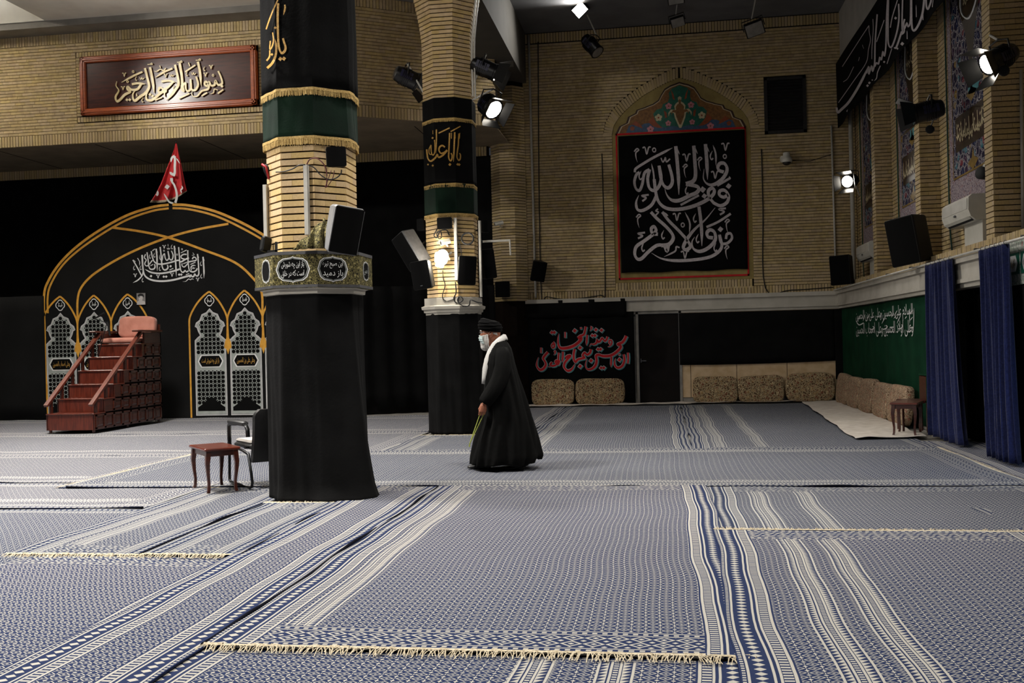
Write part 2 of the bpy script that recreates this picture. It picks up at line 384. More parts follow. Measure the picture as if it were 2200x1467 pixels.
# ------------------------------------------------------------------ patterned cloth / tile materials
def newmat(name, rough=.9, spec=.2):
    m = bpy.data.materials.new(name); m.use_nodes = True; nt = m.node_tree; b = nt.nodes['Principled BSDF']
    b.inputs['Roughness'].default_value = rough; b.inputs['Specular IOR Level'].default_value = spec
    M[name] = m; E.nt = nt; return nt, b
def nd(nt, t, **k):
    n = nt.nodes.new('ShaderNode' + t)
    for a, v in k.items(): setattr(n, a, v)
    return n
def mixc(nt, f, a, b):
    n = nd(nt, 'Mix', data_type='RGBA')
    for i, x in ((0, f), (6, a), (7, b)):
        if isinstance(x, E): nt.links.new(x.k, n.inputs[i])
        elif hasattr(x, 'is_output'): nt.links.new(x, n.inputs[i])
        else: n.inputs[i].default_value = x
    return n.outputs[2]
def rug_material(name, navy, cream, red=0):
    nt, b = newmat(name, .95, .1); L = nt.links.new
    ua = nd(nt, 'UVMap', uv_map='a'); ub = nd(nt, 'UVMap', uv_map='b')
    sa = nd(nt, 'SeparateXYZ'); sb = nd(nt, 'SeparateXYZ'); L(ua.outputs[0], sa.inputs[0]); L(ub.outputs[0], sb.inputs[0])
    u, v, u2, v2 = E(sa.outputs[0]), E(sa.outputs[1]), E(sb.outputs[0]), E(sb.outputs[1])
    b1 = E(nd(nt, 'Attribute', attribute_type='OBJECT', attribute_name='b1').outputs['Fac'])
    b2 = E(nd(nt, 'Attribute', attribute_type='OBJECT', attribute_name='b2').outputs['Fac'])
    tc = nd(nt, 'TexCoord'); nz = nd(nt, 'TexNoise'); nz.inputs['Scale'].default_value = 1.6; L(tc.outputs['Object'], nz.inputs[0])
    wob = (E(nz.outputs[0]) - .5) * .014
    u = u + wob; u2 = u2 - wob; v = v + wob; v2 = v2 - wob
    # field: columns of little diamonds between light warp lines
    a = ((u / .072).fr() - .5).ab() * 2; c = ((v / .058).fr() - .5).ab() * 2
    d = a + c
    field = (d.lt(.24) + d.inn(.66, .88) + d.gt(1.66) + a.gt(.93) * ((v / .025).fr().lt(.6))).mn(1)
    # long-side border and inner bands
    e = u.mn(u2)
    def band(t, w):           # t: distance inside band 0..w ; sawtooth - dashes - sawtooth between cream lines
        s1 = t.inn(.014, .05) * ((v / .04).fr().lt((t - .014) / .036)); ln = t.lt(.012) + t.inn(.058, .07) + t.inn(.1, .112) + t.inn(w - .012, w)
        ds = t.inn(.074, .096) * ((v / .03).fr().lt(.5)); s2 = t.inn(.116, w - .014) * ((v / .04).fr().gt((t - .116) / .04))
        return (s1 + ln + ds + s2).mn(1)
    t0 = e - .03; t1 = u - b1; t2 = u - b2
    dm = (((e - .09) / .035).ab() + ((v / .06).fr() - .5).ab() * 2).lt(.8)
    edge = (e.inn(.008, .024) * ((v / .03).fr().lt(.5)) + e.inn(.03, .042) + e.inn(.138, .15) + e.inn(.165, .177) + e.inn(.225, .24) + e.inn(.05, .13) * dm + e.inn(.18, .222) * ((v / .035).fr().lt(.5))).mn(1)
    pat = field
    def over(mask, val): 
        nonlocal pat; pat = pat * (1 - mask) + mask * val
    over(t1.inn(0, .17), band(t1, .17)); over(t2.inn(0, .17), band(t2, .17)); over(e.lt(.25), edge)
    # short ends
    g = v.mn(v2)
    a2 = ((u / .11).fr() - .5).ab() * 2; c2 = ((g / .09).fr() - .5).ab() * 2; d2 = a2 + c2
    endp = (g.lt(.02) + g.inn(.03, .05) * ((u / .05).fr().lt(.5)) + g.inn(.06, .07) + g.inn(.08, .26) * (d2.lt(.3) + d2.inn(.7, 1.0) + d2.gt(1.7)) + g.inn(.27, .28) + g.inn(.29, .31) * ((u / .05).fr().lt(.5)) + g.inn(.32, .33)).mn(1)
    over(g.lt(.34) * e.gt(.25), endp)
    # selvage
    over(e.lt(.006), e * 0)
    dirt = nd(nt, 'TexNoise'); dirt.inputs['Scale'].default_value = .7; dirt.inputs['Detail'].default_value = 5; L(tc.outputs['Object'], dirt.inputs[0])
    cr = mixc(nt, E(dirt.outputs[0]), lin(cream), tuple(x * .86 for x in lin(cream)[:3]) + (1,))
    fine = nd(nt, 'TexNoise'); fine.inputs['Scale'].default_value = 160; L(tc.outputs['Object'], fine.inputs[0])
    nv = mixc(nt, E(fine.outputs[0]), lin(navy), tuple(min(1, x * 1.7) for x in lin(navy)[:3]) + (1,))
    L(mixc(nt, pat, nv, cr), b.inputs['Base Color'])
    bp = nd(nt, 'Bump'); bp.inputs['Strength'].default_value = .35; bp.inputs['Distance'].default_value = .006
    L((pat + E(fine.outputs[0]) * .6).k, bp.inputs['Height']); L(bp.outputs[0], b.inputs['Normal'])
rug_material('rug_blue', '1d2640', 'aeaaa0')
rug_material('rug_slate', '252c3f', 'a4a29b')
rug_material('rug_grey', '383b48', 'b0ada6')
def floral(name, ground, line, accents, scale, lw=.08, warp=.35, rough=.9):
    nt, b = newmat(name, rough); L = nt.links.new
    tc = nd(nt, 'TexCoord'); nz = nd(nt, 'TexNoise'); nz.inputs['Scale'].default_value = scale * .6; L(tc.outputs['Object'], nz.inputs[0])
    vm = nd(nt, 'VectorMath', operation='MULTIPLY_ADD'); L(nz.outputs['Color'], vm.inputs[0]); vm.inputs[1].default_value = (warp,) * 3 if scale < 1 else (warp * 3 / scale,) * 3; L(tc.outputs['Object'], vm.inputs[2])
    ve = nd(nt, 'TexVoronoi', feature='DISTANCE_TO_EDGE'); ve.inputs['Scale'].default_value = scale; L(vm.outputs[0], ve.inputs['Vector'])
    vc = nd(nt, 'TexVoronoi'); vc.inputs['Scale'].default_value = scale; L(vm.outputs[0], vc.inputs['Vector'])
    v2 = nd(nt, 'TexVoronoi', feature='DISTANCE_TO_EDGE'); v2.inputs['Scale'].default_value = scale * 2.3; L(vm.outputs[0], v2.inputs['Vector'])
    sp = nd(nt, 'SeparateColor'); L(vc.outputs['Color'], sp.inputs[0]); r = E(sp.outputs[0])
    c = lin(ground)
    n = len(accents)
    for i, (col, amt) in enumerate(accents):
        c = mixc(nt, (r * (i * 3.7 + 1.3)).fr().lt(amt) * (E(vc.outputs['Distance']).lt(.42)), c, lin(col))
    k = E(ve.outputs['Distance'])
    c = mixc(nt, k.inn(lw * .35, lw), c, lin(line))
    c = mixc(nt, E(v2.outputs['Distance']).inn(.01, .05) * (E(vc.outputs['Distance']).lt(.3)), c, lin(line))
    L(c, b.inputs['Base Color'])
floral('cushion_fabric', '503b28', 'c4b08a', [('8a6a44', .45), ('6e3d2c', .3)], 17, .13, .6)
floral('cushion_pale', '6a5240', 'c4ae92', [('9a7a5c', .45), ('96604e', .3)], 17, .14, .6)
floral('arabesque', '262038', 'a9a4a4', [('42283f', .4), ('1c264a', .4), ('702630', .16), ('37707f', .1), ('8f7334', .08)], 7, .09, .5)
floral('tile_border', '7d6f74', 'b9adb0', [('5a4a5c', .5), ('7a4a4a', .2)], 22, .12)
floral('gold_brocade', '12110d', '857c4e', [('9a8f60', .3), ('3a351f', .4)], 42, .12, .6)
floral('white_tile', 'c4c6bc', '3f7a58', [('b04a40', .12), ('d8d8d0', .5)], 14, .05)
# ------------------------------------------------------------------ brick engine
def unit_brick(mt):
    me = bpy.data.meshes.new('brick'); me.from_pydata([(0, 0, 0), (1, 0, 0), (1, 1, 0), (0, 1, 0), (0, 0, 1), (1, 0, 1), (1, 1, 1), (0, 1, 1)], [],
        [(4, 5, 6, 7), (0, 1, 5, 4), (1, 2, 6, 5), (2, 3, 7, 6), (3, 0, 4, 7)])
    me.materials.append(M[mt]); return me
UB = {}
def put_bricks(parent, mats, mt='brick', n=300, key=None, name='brick'):
    """mats: matrices mapping the unit brick (u,v,out) to the world; the n first by key are objects, the rest one part"""
    if mt not in UB: UB[mt] = unit_brick(mt)
    if key: mats = sorted(mats, key=key)
    inv = wm(parent).inverted()
    for m in mats[:n]:
        o = bpy.data.objects.new(name, UB[mt]); COL.objects.link(o); o.parent = parent; o.matrix_local = inv @ m
    if mats[n:]:
        b = MB()
        for m in mats[n:]:
            b.add([(0, 0, 0), (1, 0, 0), (1, 1, 0), (0, 1, 0), (0, 0, 1), (1, 0, 1), (1, 1, 1), (0, 1, 1)], [(4, 5, 6, 7), (0, 1, 5, 4), (1, 2, 6, 5), (2, 3, 7, 6), (3, 0, 4, 7)], m)
        o = b.build(name + '_field', mt, parent, fix=False); o['kind'] = 'stuff'
def bm4(O, U, Vv, N, u0, u1, v0, v1, d0=0, d1=.03):
    o = O + U * u0 + Vv * v0 + N * d0
    a, b, c = U * (u1 - u0), Vv * (v1 - v0), N * (d1 - d0)
    return Mx(((a.x, b.x, c.x, o.x), (a.y, b.y, c.y, o.y), (a.z, b.z, c.z, o.z), (0, 0, 0, 1)))
ZU = V((0, 0, 1))
def rows(O, U, N, width, z0, z1, pitch=.0665, joint=.012, blen=.235, cut=None, d=.03, vj=.003, seed=0):
    """running-bond rows; cut(z) -> list of (u0,u1) intervals left out"""
    out = []; k = 0; z = z0
    while z + pitch <= z1 + .01:
        holes = sorted(cut(z + pitch / 2)) if cut else []
        spans = []; a = 0
        for h0, h1 in holes:
            if h0 > a: spans.append((a, min(h0, width)))
            a = max(a, h1)
        if a < width: spans.append((a, width))
        off = [0, .5, .25, .75][k % 4] * blen if width > .6 else [0, .5][k % 2] * blen
        for s0, s1 in spans:
            u = s0 - ((s0 + off) % blen)
            while u < s1 - .001:
                a0, a1 = max(u, s0), min(u + blen, s1)
                if a1 - a0 > .012: out.append(bm4(O, U, ZU, N, a0 + vj / 2, a1 - vj / 2, z + joint / 2, z + pitch - joint / 2, 0, d + random.uniform(-.002, .002)))
                u += blen
        z += pitch; k += 1
    return out
def soldiers(O, U, N, width, z0, z1, pitch=.0665, joint=.012, d=.03, cut=None):
    out = []; u = 0
    while u + pitch <= width + .005:
        if not (cut and cut(u + pitch / 2)): out.append(bm4(O, U, ZU, N, u + joint / 2, u + pitch - joint / 2, z0 + .004, z1 - .004, 0, d + random.uniform(-.002, .002)))
        u += pitch
    return out
# ------------------------------------------------------------------ floor, ceilings
YB = 22.9; YK = 20.25; YF = 20.15; XR = 4.05; XRec = 4.35
struct('floor', MB().box((-18, -3, -.15), (5.5, 24, -.012)), 'rug_grey' if False else 'stone_grey', 'grey hall floor beneath the overlapping rugs')
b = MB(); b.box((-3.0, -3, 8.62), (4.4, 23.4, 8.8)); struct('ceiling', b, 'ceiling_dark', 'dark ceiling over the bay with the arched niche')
b = MB(); b.box((-12.83, -3, 8.6), (-3.85, 19.66, 8.75)); struct('ceiling', b, 'ceiling_white', 'pale flat ceiling panel over the aisle by the framed inscription')
b = MB(); b.box((-19, -3, 9.3), (-12.83, 19.66, 9.45)); b.box((-12.87, -3, 8.6), (-12.83, 19.66, 9.3)); b.box((-19, 19.6, 8.6), (-12.83, 19.66, 9.3))
struct('ceiling', b, 'ceiling_white', 'raised white ceiling coffer in the upper corner beyond the framed inscription')
b = MB(); b.box((-19, 19.64, 8.465), (-3.86, 20.7, 8.62)); o = struct('trim_1', b, 'panel_perf', 'grey perforated ceiling strip above the brick balcony front')
b = MB(); b.box((-3.85, -3, 7.47), (-2.95, 23.2, 8.62)); struct('trim_2', b, 'beam_plaster', 'plastered beam running along the tops of the brick pillars')
b = MB(); b.box((4.06, -3, 7.47), (4.3, 23.2, 8.62)); struct('trim_3', b, 'plaster_grey', 'plain plaster beam above the long black frieze cloth')
# ------------------------------------------------------------------ back wall with arched niche
wb = thing('wall_back', 'dim brick wall with pointed niche and black stitched banner', None, (.5, YB, 0), kind='structure')
MB().box((-3.3, YB, 2.4), (4.6, YB + .3, 8.63)).build('brick_backing', 'mortar', wb)
NXC = .545
prof = [(1300 + a / 6.667, 140 + c / 6.667) for a, c in [(-47, 1270), (-30, 1010), (0, 840), (100, 650), (200, 540), (350, 420), (500, 310), (700, 195), (850, 110), (1000, 45), (1062, 30)]]
PO = [(NXC - onY(x, y, YB).x, onY(x, y, YB).z) for x, y in prof]; PO[-1] = (0, PO[-1][1])
profi = [(1300 + a / 6.667, 140 + c / 6.667) for a, c in [(95, 1250), (100, 1010), (125, 880), (190, 770), (290, 660), (420, 540), (560, 435), (720, 340), (860, 265), (1000, 205), (1062, 185)]]
PI_ = [(NXC - onY(x, y, YB).x, onY(x, y, YB).z) for x, y in profi]; PI_[-1] = (0, PI_[-1][1])
ZSP = PO[1][1]; HW = PO[0][0]
def hw(pr, z):
    if z <= pr[0][1]: return pr[0][0]
    for (a, za), (c, zc) in zip(pr, pr[1:]):
        if za <= z <= zc: return a + (c - a) * (z - za) / max(zc - za, 1e-6)
    return 0
W0 = -3.1; O = V((W0, YB, 0)); UX = V((1, 0, 0)); NY = V((0, -1, 0))
vent = (onY(1640, 168, YB).x, onY(1733, 284, YB).x, 6.0, 7.25)
OPL, OPR, OPB = -1.0, 2.09, 2.78
def cutb(z):
    h = []
    if z > OPB:
        k = hw(PO, z) if z > ZSP else None
        if z < ZSP: h.append((OPL - W0, OPR - W0))
        elif k > 0: h.append((NXC - k - W0, NXC + k - W0))
    else: h.append((OPL - W0, OPR - W0)) if z > 2.58 else None
    if vent[2] < z < vent[3]: h.append((vent[0] - W0, vent[1] - W0))
    return h
mats = rows(O, UX, NY, 7.44, 2.62, 8.38, .0675, cut=cutb) 
sold = soldiers(O, UX, NY, 7.44, 8.38, 8.6) + soldiers(O, UX, NY, 7.44, 2.45, 2.62) + soldiers(V((OPL, YB, 0)), UX, NY, OPR - OPL, 2.58, 2.78)
# voussoirs of the pointed arch
ring = []
for sgn in (-1, 1):
    pts = []; 
    for (a, za), (c, zc), (ai, zai), (ci, zci) in zip(PO[1:], PO[2:], PI_[1:], PI_[2:]):
        for t in range(6): f = t / 6; pts.append((a + (c - a) * f, za + (zc - za) * f, ai + (ci - ai) * f, zai + (zci - zai) * f))
    L_ = [0]
    for p, q in zip(pts, pts[1:]): L_.append(L_[-1] + math.hypot(q[0] - p[0], q[1] - p[1]))
    tot = L_[-1]; n = int(tot / .068)
    for i in range(n):
        s = (i + .5) / n * tot; j = max(k for k in range(len(L_)) if L_[k] <= s); j = min(j, len(pts) - 2)
        f = (s - L_[j]) / max(L_[j + 1] - L_[j], 1e-6); p = [pts[j][k] + (pts[j + 1][k] - pts[j][k]) * f for k in range(4)]
        A = V((NXC + sgn * p[2], YB, p[3])); B = V((NXC + sgn * p[0], YB, p[1])); vv = (B - A); uu = V((vv.z, 0, -vv.x)).normalized()
        ring.append(bm4(A - uu * .028, uu, vv.normalized(), NY, 0, .056, .006, vv.length - .006, 0, .034))
put_bricks(wb, ring + sold[:110] + mats + sold[110:], 'brick', 300)
# painted tympanum + plaster frame inside the niche
def flat(poly, d): return [(x, YB - d, z) for x, z in poly]
b = MB(); ins = [(NXC - a * 1.0, z) for a, z in PI_]; ins = ins + [(NXC + a, z) for a, z in PI_[::-1]]
b.poly(flat([(OPL, OPB)] + [(OPL, PI_[0][1])] + ins[1:-1] + [(OPR, PI_[0][1]), (OPR, OPB)], .008)).build('niche_plaster', 'plaster_yellow', wb)
fr = MB(); x0, x1, z0, z1 = -.92, 1.99, 2.85, 6.19
for a, c in (((x0, z0), (x0 + .035, z1)), ((x1 - .035, z0), (x1, z1)), ((x0, z0), (x1, z0 + .04)), ((x0, z1 - .04), (x1, z1))): fr.box((a[0], YB - .03, a[1]), (c[0], YB - .009, c[1]))
fr.build('red_border', 'red_print', wb)['label'] = 'thin red border line'
ty = thing('painted_tympanum', 'painted floral panel in the pointed head of the brick niche', 'painting', (NXC, YB, 6.2))
def TY(a, c): p = onY(1300 + a / 6.667, 140 + c / 6.667, YB); return (p.x, p.z)
sc = [(150, 985), (200, 880), (300, 830), (330, 740), (430, 690), (450, 640), (560, 605), (590, 590), (680, 555), (760, 500), (800, 420), (850, 340), (930, 290), (1000, 265), (1062, 240)]
lft = [TY(*p) for p in sc]; cx = lft[-1][0]; rgt = [(2 * cx - x, z) for x, z in lft[::-1][1:]]
b = MB(); b.poly([(x, YB - .011, z) for x, z in lft + rgt]); b.build('scalloped_edge', 'tile_dark', ty)
def shrink(k, dz): return [(cx + (x - cx) * k, 6.2 + (z - 6.2) * k + dz) for x, z in lft + rgt]
b = MB(); b.poly([(x, YB - .013, z) for x, z in shrink(.965, 0)]); b.build('outline', 'tile_line', ty)
b = MB(); b.poly([(x, YB - .015, z) for x, z in shrink(.945, 0)]); b.build('ground', 'tile_brown', ty)
def blob(name, pts, mt, d):
    P = [TY(*p) for p in pts]; P2 = P + [(2 * cx - x, z) for x, z in P[::-1]]
    b = MB(); b.poly([(x, YB - d, z) for x, z in P2]); b.build(name, mt, ty)
for P, mt, nm in (([(300, 972), (340, 870), (420, 850), (480, 890), (560, 840), (640, 830), (700, 880), (800, 870), (900, 850), (1062, 830)], 'tile_blue', 'blue_ground'),
              ([(1062, 890), (960, 870), (860, 900), (780, 870), (720, 800), (690, 700), (740, 640), (810, 620), (830, 560), (900, 530), (920, 470), (910, 400), (950, 340), (1000, 320), (1062, 290)], 'tile_green', 'green_ground')):
    blob(nm, P, mt, .017 if 'blue' in nm else .019)
for P in ([(620, 820), (680, 740), (740, 830), (820, 900), (760, 900), (690, 880)], [(380, 850), (440, 800), (520, 870), (540, 910), (460, 880)], [(840, 650), (880, 680), (890, 750), (860, 760)], [(940, 350), (980, 420), (1000, 500), (970, 490)]):
    for s in (1, -1):
        b = MB(); b.poly([((x if s > 0 else 2 * cx - x), YB - .021, z) for x, z in [TY(*p) for p in P]]); b.build('leaf', 'tile_rust', ty)
def flower(a, c, r, mt, pet=5):
    x, z = TY(a, c)
    for s in (1, -1):
        X = x if s > 0 else 2 * cx - x; b = MB()
        for k in range(pet):
            t = 2 * pi * k / pet + .3; b.poly([(X + r * (.6 * math.cos(t) + .42 * math.cos(q * pi / 4)), YB - .023 - k * 2e-4, z + r * (.6 * math.sin(t) + .42 * math.sin(q * pi / 4))) for q in range(8)])
        b.poly([(X + r * .25 * math.cos(q * pi / 4), YB - .0245, z + r * .25 * math.sin(q * pi / 4)) for q in range(8)])
        b.mi[-1] = 1; b.build('flower', [mt, 'tile_rust'], ty)
for a, c, r, mt in ((910, 590, .075, 'tile_pink'), (905, 835, .065, 'tile_pink'), (765, 755, .085, 'tile_cream'), (390, 910, .055, 'tile_rust'), (650, 920, .08, 'tile_pink')): flower(a, c, r, mt)
V_ = [(1062, 900), (1035, 840), (1000, 760), (985, 690), (930, 680), (910, 740), (905, 690), (940, 640), (1000, 640), (990, 590), (1015, 550), (1050, 525), (1040, 470), (1062, 450)]
P = [TY(*p) for p in V_]
b = MB(); b.poly([(x, YB - .025, z) for x, z in P + [(2 * cx - x, z) for x, z in P[::-1]]]); b.build('vase_motif', 'tile_cream', ty)
P = [(cx + (x - cx) * .75, 6.62 + (z - 6.62) * .8) for x, z in P]
b = MB(); b.poly([(x, YB - .027, z) for x, z in P + [(2 * cx - x, z) for x, z in P[::-1]]]); b.build('vase_inner', 'tile_brown', ty)
# dado: stone panels, moulding, door
db = thing('wall_dado', 'pale stone dado panels along the foot of the back wall', None, (1.5, YB, 0), kind='structure')
MB().box((-3.3, YB, 0), (-.56, YB + .3, 2.45)).box((.45, YB, 0), (4.3, YB + .3, 2.45)).box((-.56, YB, 2.1), (.45, YB + .3, 2.45)).build('wall_core', 'stone_grey', db)
x = .45
for wd in (.2, 1.02, 1.1, 1.18): MB().cbox((x + .006, YB - .03, .14), (x + wd - .006, YB + .01, 2.06), .006).build('stone_panel', 'stone', db); x += wd
MB().box((.45, YB - .035, 0), (3.95, YB + .01, .13)).box((-.76, YB - .035, 0), (-.56, YB + .01, .13)).build('skirting', 'stone_grey', db)
b = MB()
for (y0, za, zb) in ((.05, 2.06, 2.12), (.09, 2.12, 2.17), (.07, 2.17, 2.36), (.12, 2.36, 2.45)): b.box((-3.3, YB - y0, za), (4.3, YB + .02, zb))
struct('trim_4', b, 'plaster_white', 'off-white moulding ledge under the brick of the back wall')
dr = thing('door_1', 'dark brown door between the red-lettered banner and the black cloth', None, (-.05, YB, 0), kind='structure')
MB().box((-.5, YB - .02, .02), (.40, YB + .03, 2.05)).build('door_leaf', 'door_dark', dr)
MB().box((-.56, YB - .06, 0), (-.505, YB + .05, 2.1)).box((.405, YB - .06, 0), (.46, YB + .05, 2.1)).box((-.56, YB - .06, 2.055), (.46, YB + .05, 2.11)).build('door_frame', 'stone_grey', dr)
MB().box((-.46, YB - .07, .98), (-.34, YB - .055, 1.0)).box((-.47, YB - .06, .95), (-.45, YB - .02, 1.04)).build('door_handle', 'steel', dr)
# ventilation grille
vg = thing('vent_grille', 'dark slatted ventilation grille high on the back wall', 'grille', ((vent[0] + vent[1]) / 2, YB, vent[2]))
b = MB(); b.box((vent[0], YB - .01, vent[2]), (vent[1], YB + .02, vent[3])); b.build('back_plate', 'vent_back', vg)
b = MB()
for a, c in (((vent[0], vent[2]), (vent[0] + .07, vent[3])), ((vent[1] - .07, vent[2]), (vent[1], vent[3])), ((vent[0], vent[2]), (vent[1], vent[2] + .06)), ((vent[0], vent[3] - .06), (vent[1], vent[3]))): b.box((a[0], YB - .06, a[1]), (c[0], YB, c[1]))
b.build('frame', 'vent_slat', vg)
for i in range(16):
    z = vent[2] + .1 + i * .07; MB().add([(vent[0] + .07, YB - .05, z), (vent[1] - .07, YB - .05, z), (vent[1] - .07, YB - .012, z + .04), (vent[0] + .07, YB - .012, z + .04), (vent[0] + .07, YB - .05, z + .006), (vent[1] - .07, YB - .05, z + .006)], [(0, 1, 2, 3), (4, 5, 1, 0), (4, 3, 2, 5)]).build('slat', 'vent_slat', vg)
# ------------------------------------------------------------------ left: black wall, balcony front
struct('wall_left', MB().box((-20, YB, 0), (-3.75, YB + .2, 5.85)), 'black_cloth', 'black cloth-covered wall far behind the printed arch backdrop')
bl = thing('balcony_front', 'brick balcony front carrying the framed wooden inscription', None, (-10, YF, 6.05), kind='structure')
C0, C1, C2, C3, C4 = V((-20, 19.2, 0)), V((-14.4, YF, 0)), V((-8.15, YF, 0)), V((-5.955, 19.1, 0)), V((-3.34, 20.79, 0))
cs = [C0, C1, C2, C3, C4]; BZ0, BZ1, BZ2, BZ3 = 6.05, 6.288, 8.247, 8.466
b = MB(); b.prism([(p.x, p.y + .035) for p in cs] + [(p.x, p.y + .25) for p in cs[::-1]], BZ0, BZ3); b.build('brick_backing', 'mortar', bl)
SX0, SX1, SZ0, SZ1 = -12.384, -8.332, 6.64, 7.913
P_ = .0675
allm = []
for A, B in ((C1, C2), (C3, C4), (C2, C3), (C0, C1)):
    U = (B - A).normalized(); N = V((U.y, -U.x, 0)); Wd = (B - A).length; O = A - N * .035
    cut = (lambda z: [(SX0 - .135 + 14.4, SX1 + .135 + 14.4)] if SZ0 - .13 < z < SZ1 + .13 else []) if A == C1 else None
    allm += soldiers(O, U, N, Wd, BZ0, BZ1, P_, d=.035) + rows(O, U, N, Wd, BZ1, BZ2, P_, .012, .235, cut, .035) + soldiers(O, U, N, Wd, BZ2, BZ3, P_, d=.035)
    if A == C1:
        for zz in (SZ0 - .13, SZ1 + .012): allm += soldiers(V((SX0 - .12, YF + .035, 0)), U, N, SX1 - SX0 + .24, zz, zz + .115, P_, d=.035)
        for xx in (SX0 - .13, SX1 + .015): allm += rows(V((xx, YF + .035, 0)), U, N, .115, SZ0, SZ1, P_, .012, .115, None, .035)
random.shuffle(allm); allm.sort(key=lambda m: abs(m.translation.z - BZ0 - .1) > .12)
put_bricks(bl, allm, 'brick', 300)
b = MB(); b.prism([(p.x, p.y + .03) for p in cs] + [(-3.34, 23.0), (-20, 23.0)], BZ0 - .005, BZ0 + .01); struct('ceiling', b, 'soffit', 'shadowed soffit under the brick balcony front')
for i in range(6):
    xx = -17 + i * 2.4; MB().box((xx, 20.3, BZ0 - .008), (xx + .02, 22.8, BZ0 - .0051)).build('soffit_joint', 'mortar', bl)
bb = thing('balcony_beam', 'dim brick soldier course at the back of the balcony soffit', None, (-10, YB, 5.82), kind='structure')
MB().box((-20, YB - .1, 5.82), (-3.86, YB, 6.05)).build('brick_backing', 'mortar', bb)
put_bricks(bb, soldiers(V((-17, YB - .1, 0)), UX, NY, 13.1, 5.82, 6.04, .0665, d=.03), 'brick', 195)
# ------------------------------------------------------------------ right wall with piers and recesses
wr = thing('wall_right', 'brick wall of projecting piers and tiled recesses above the green cloth', None, (4.3, 16, 0), kind='structure')
b = MB(); b.box((XRec + .03, 12.95, 2.4), (XRec + .3, 23.2, 7.5)); b.box((4.68, 2, 2.4), (4.9, 12.95, 7.5))
PIERS = [(12.88, 13.18), (16.29, 16.6), (19.53, 19.82), (22.87, 23.1)]
for y0, y1 in PIERS[:3]: b.box((XR + .03, y0 + .03, 2.4), (XRec + .1, y1 + .1, 7.5))
b.box((XRec, 12.9, 2.4), (4.8, 13.3, 7.5))
b.build('brick_backing', 'mortar', wr)
m1 = []; m2 = []
for i, (y0, y1) in enumerate(PIERS):
    m = m1 if i < 2 else m2
    if i < 3:
        m += rows(V((XR + .03, y1, 0)), V((0, -1, 0)), V((-1, 0, 0)), y1 - y0, 2.62, 7.4, .0665, blen=.31 if False else .235)
        m += rows(V((XR, y0 + .03, 0)), V((1, 0, 0)), V((0, -1, 0)), (.75 if i == 0 else .3), 2.62, 7.4, .0665)
    if 0 < i: m2 += rows(V((XRec + .03, y0, 0)), V((0, -1, 0)), V((-1, 0, 0)), .62, 2.62, 7.4, .0665)
    if i: m2 += rows(V((XRec + .03, y0 - .62, 0)), V((0, -1, 0)), V((-1, 0, 0)), y0 - PIERS[i - 1][1] - .62, 2.62, 3.3, .0665)
for a, c in ((3.5, 12.88),): m2 += rows(V((XR + .6, c, 0)), V((0, -1, 0)), V((-1, 0, 0)), c - a, 2.62, 7.4, .0665)
m2 += soldiers(V((XR - .02, 22.9, 0)), V((0, -1, 0)), V((-1, 0, 0)), 19, 2.45, 2.62)
m1 = [m for m in m1 if m.translation.z < 6.3] + [m for m in m1 if m.translation.z >= 6.3]
put_bricks(wr, m1 + m2, 'brick', 300)
MB().box((4.025, 2, 2.40), (4.7, 22.9, 2.62)).build('ledge_backing', 'mortar', wr)
b = MB()
for (xx, za, zb) in ((3.9, 2.06, 2.12), (3.86, 2.12, 2.17), (3.88, 2.17, 2.38), (3.83, 2.38, 2.45)): b.box((xx, 12.6, za), (4.1, 22.87, zb))
struct('trim_5', b, 'plaster_white', 'off-white moulding ledge along the right wall above the green cloth')
struct('wall_right_lower', MB().box((3.99, 15.75, 0), (4.3, 22.9, 2.1)).box((4.3, 9, 0), (4.5, 15.75, 2.4)).box((3.99, 2, 0), (4.4, 12.35, 2.4)), 'stone_grey', 'lower right wall behind the green cloth and blue curtains')
MB().box((4.0, 15.7, 0), (4.31, 15.78, 2.06)).build('stone_jamb', 'stone', None)
bpy.data.objects['stone_jamb'].name = 'door_2'; tag(bpy.data.objects['door_2'], 'pale stone jamb of the curtained doorway', None, None, 'structure')
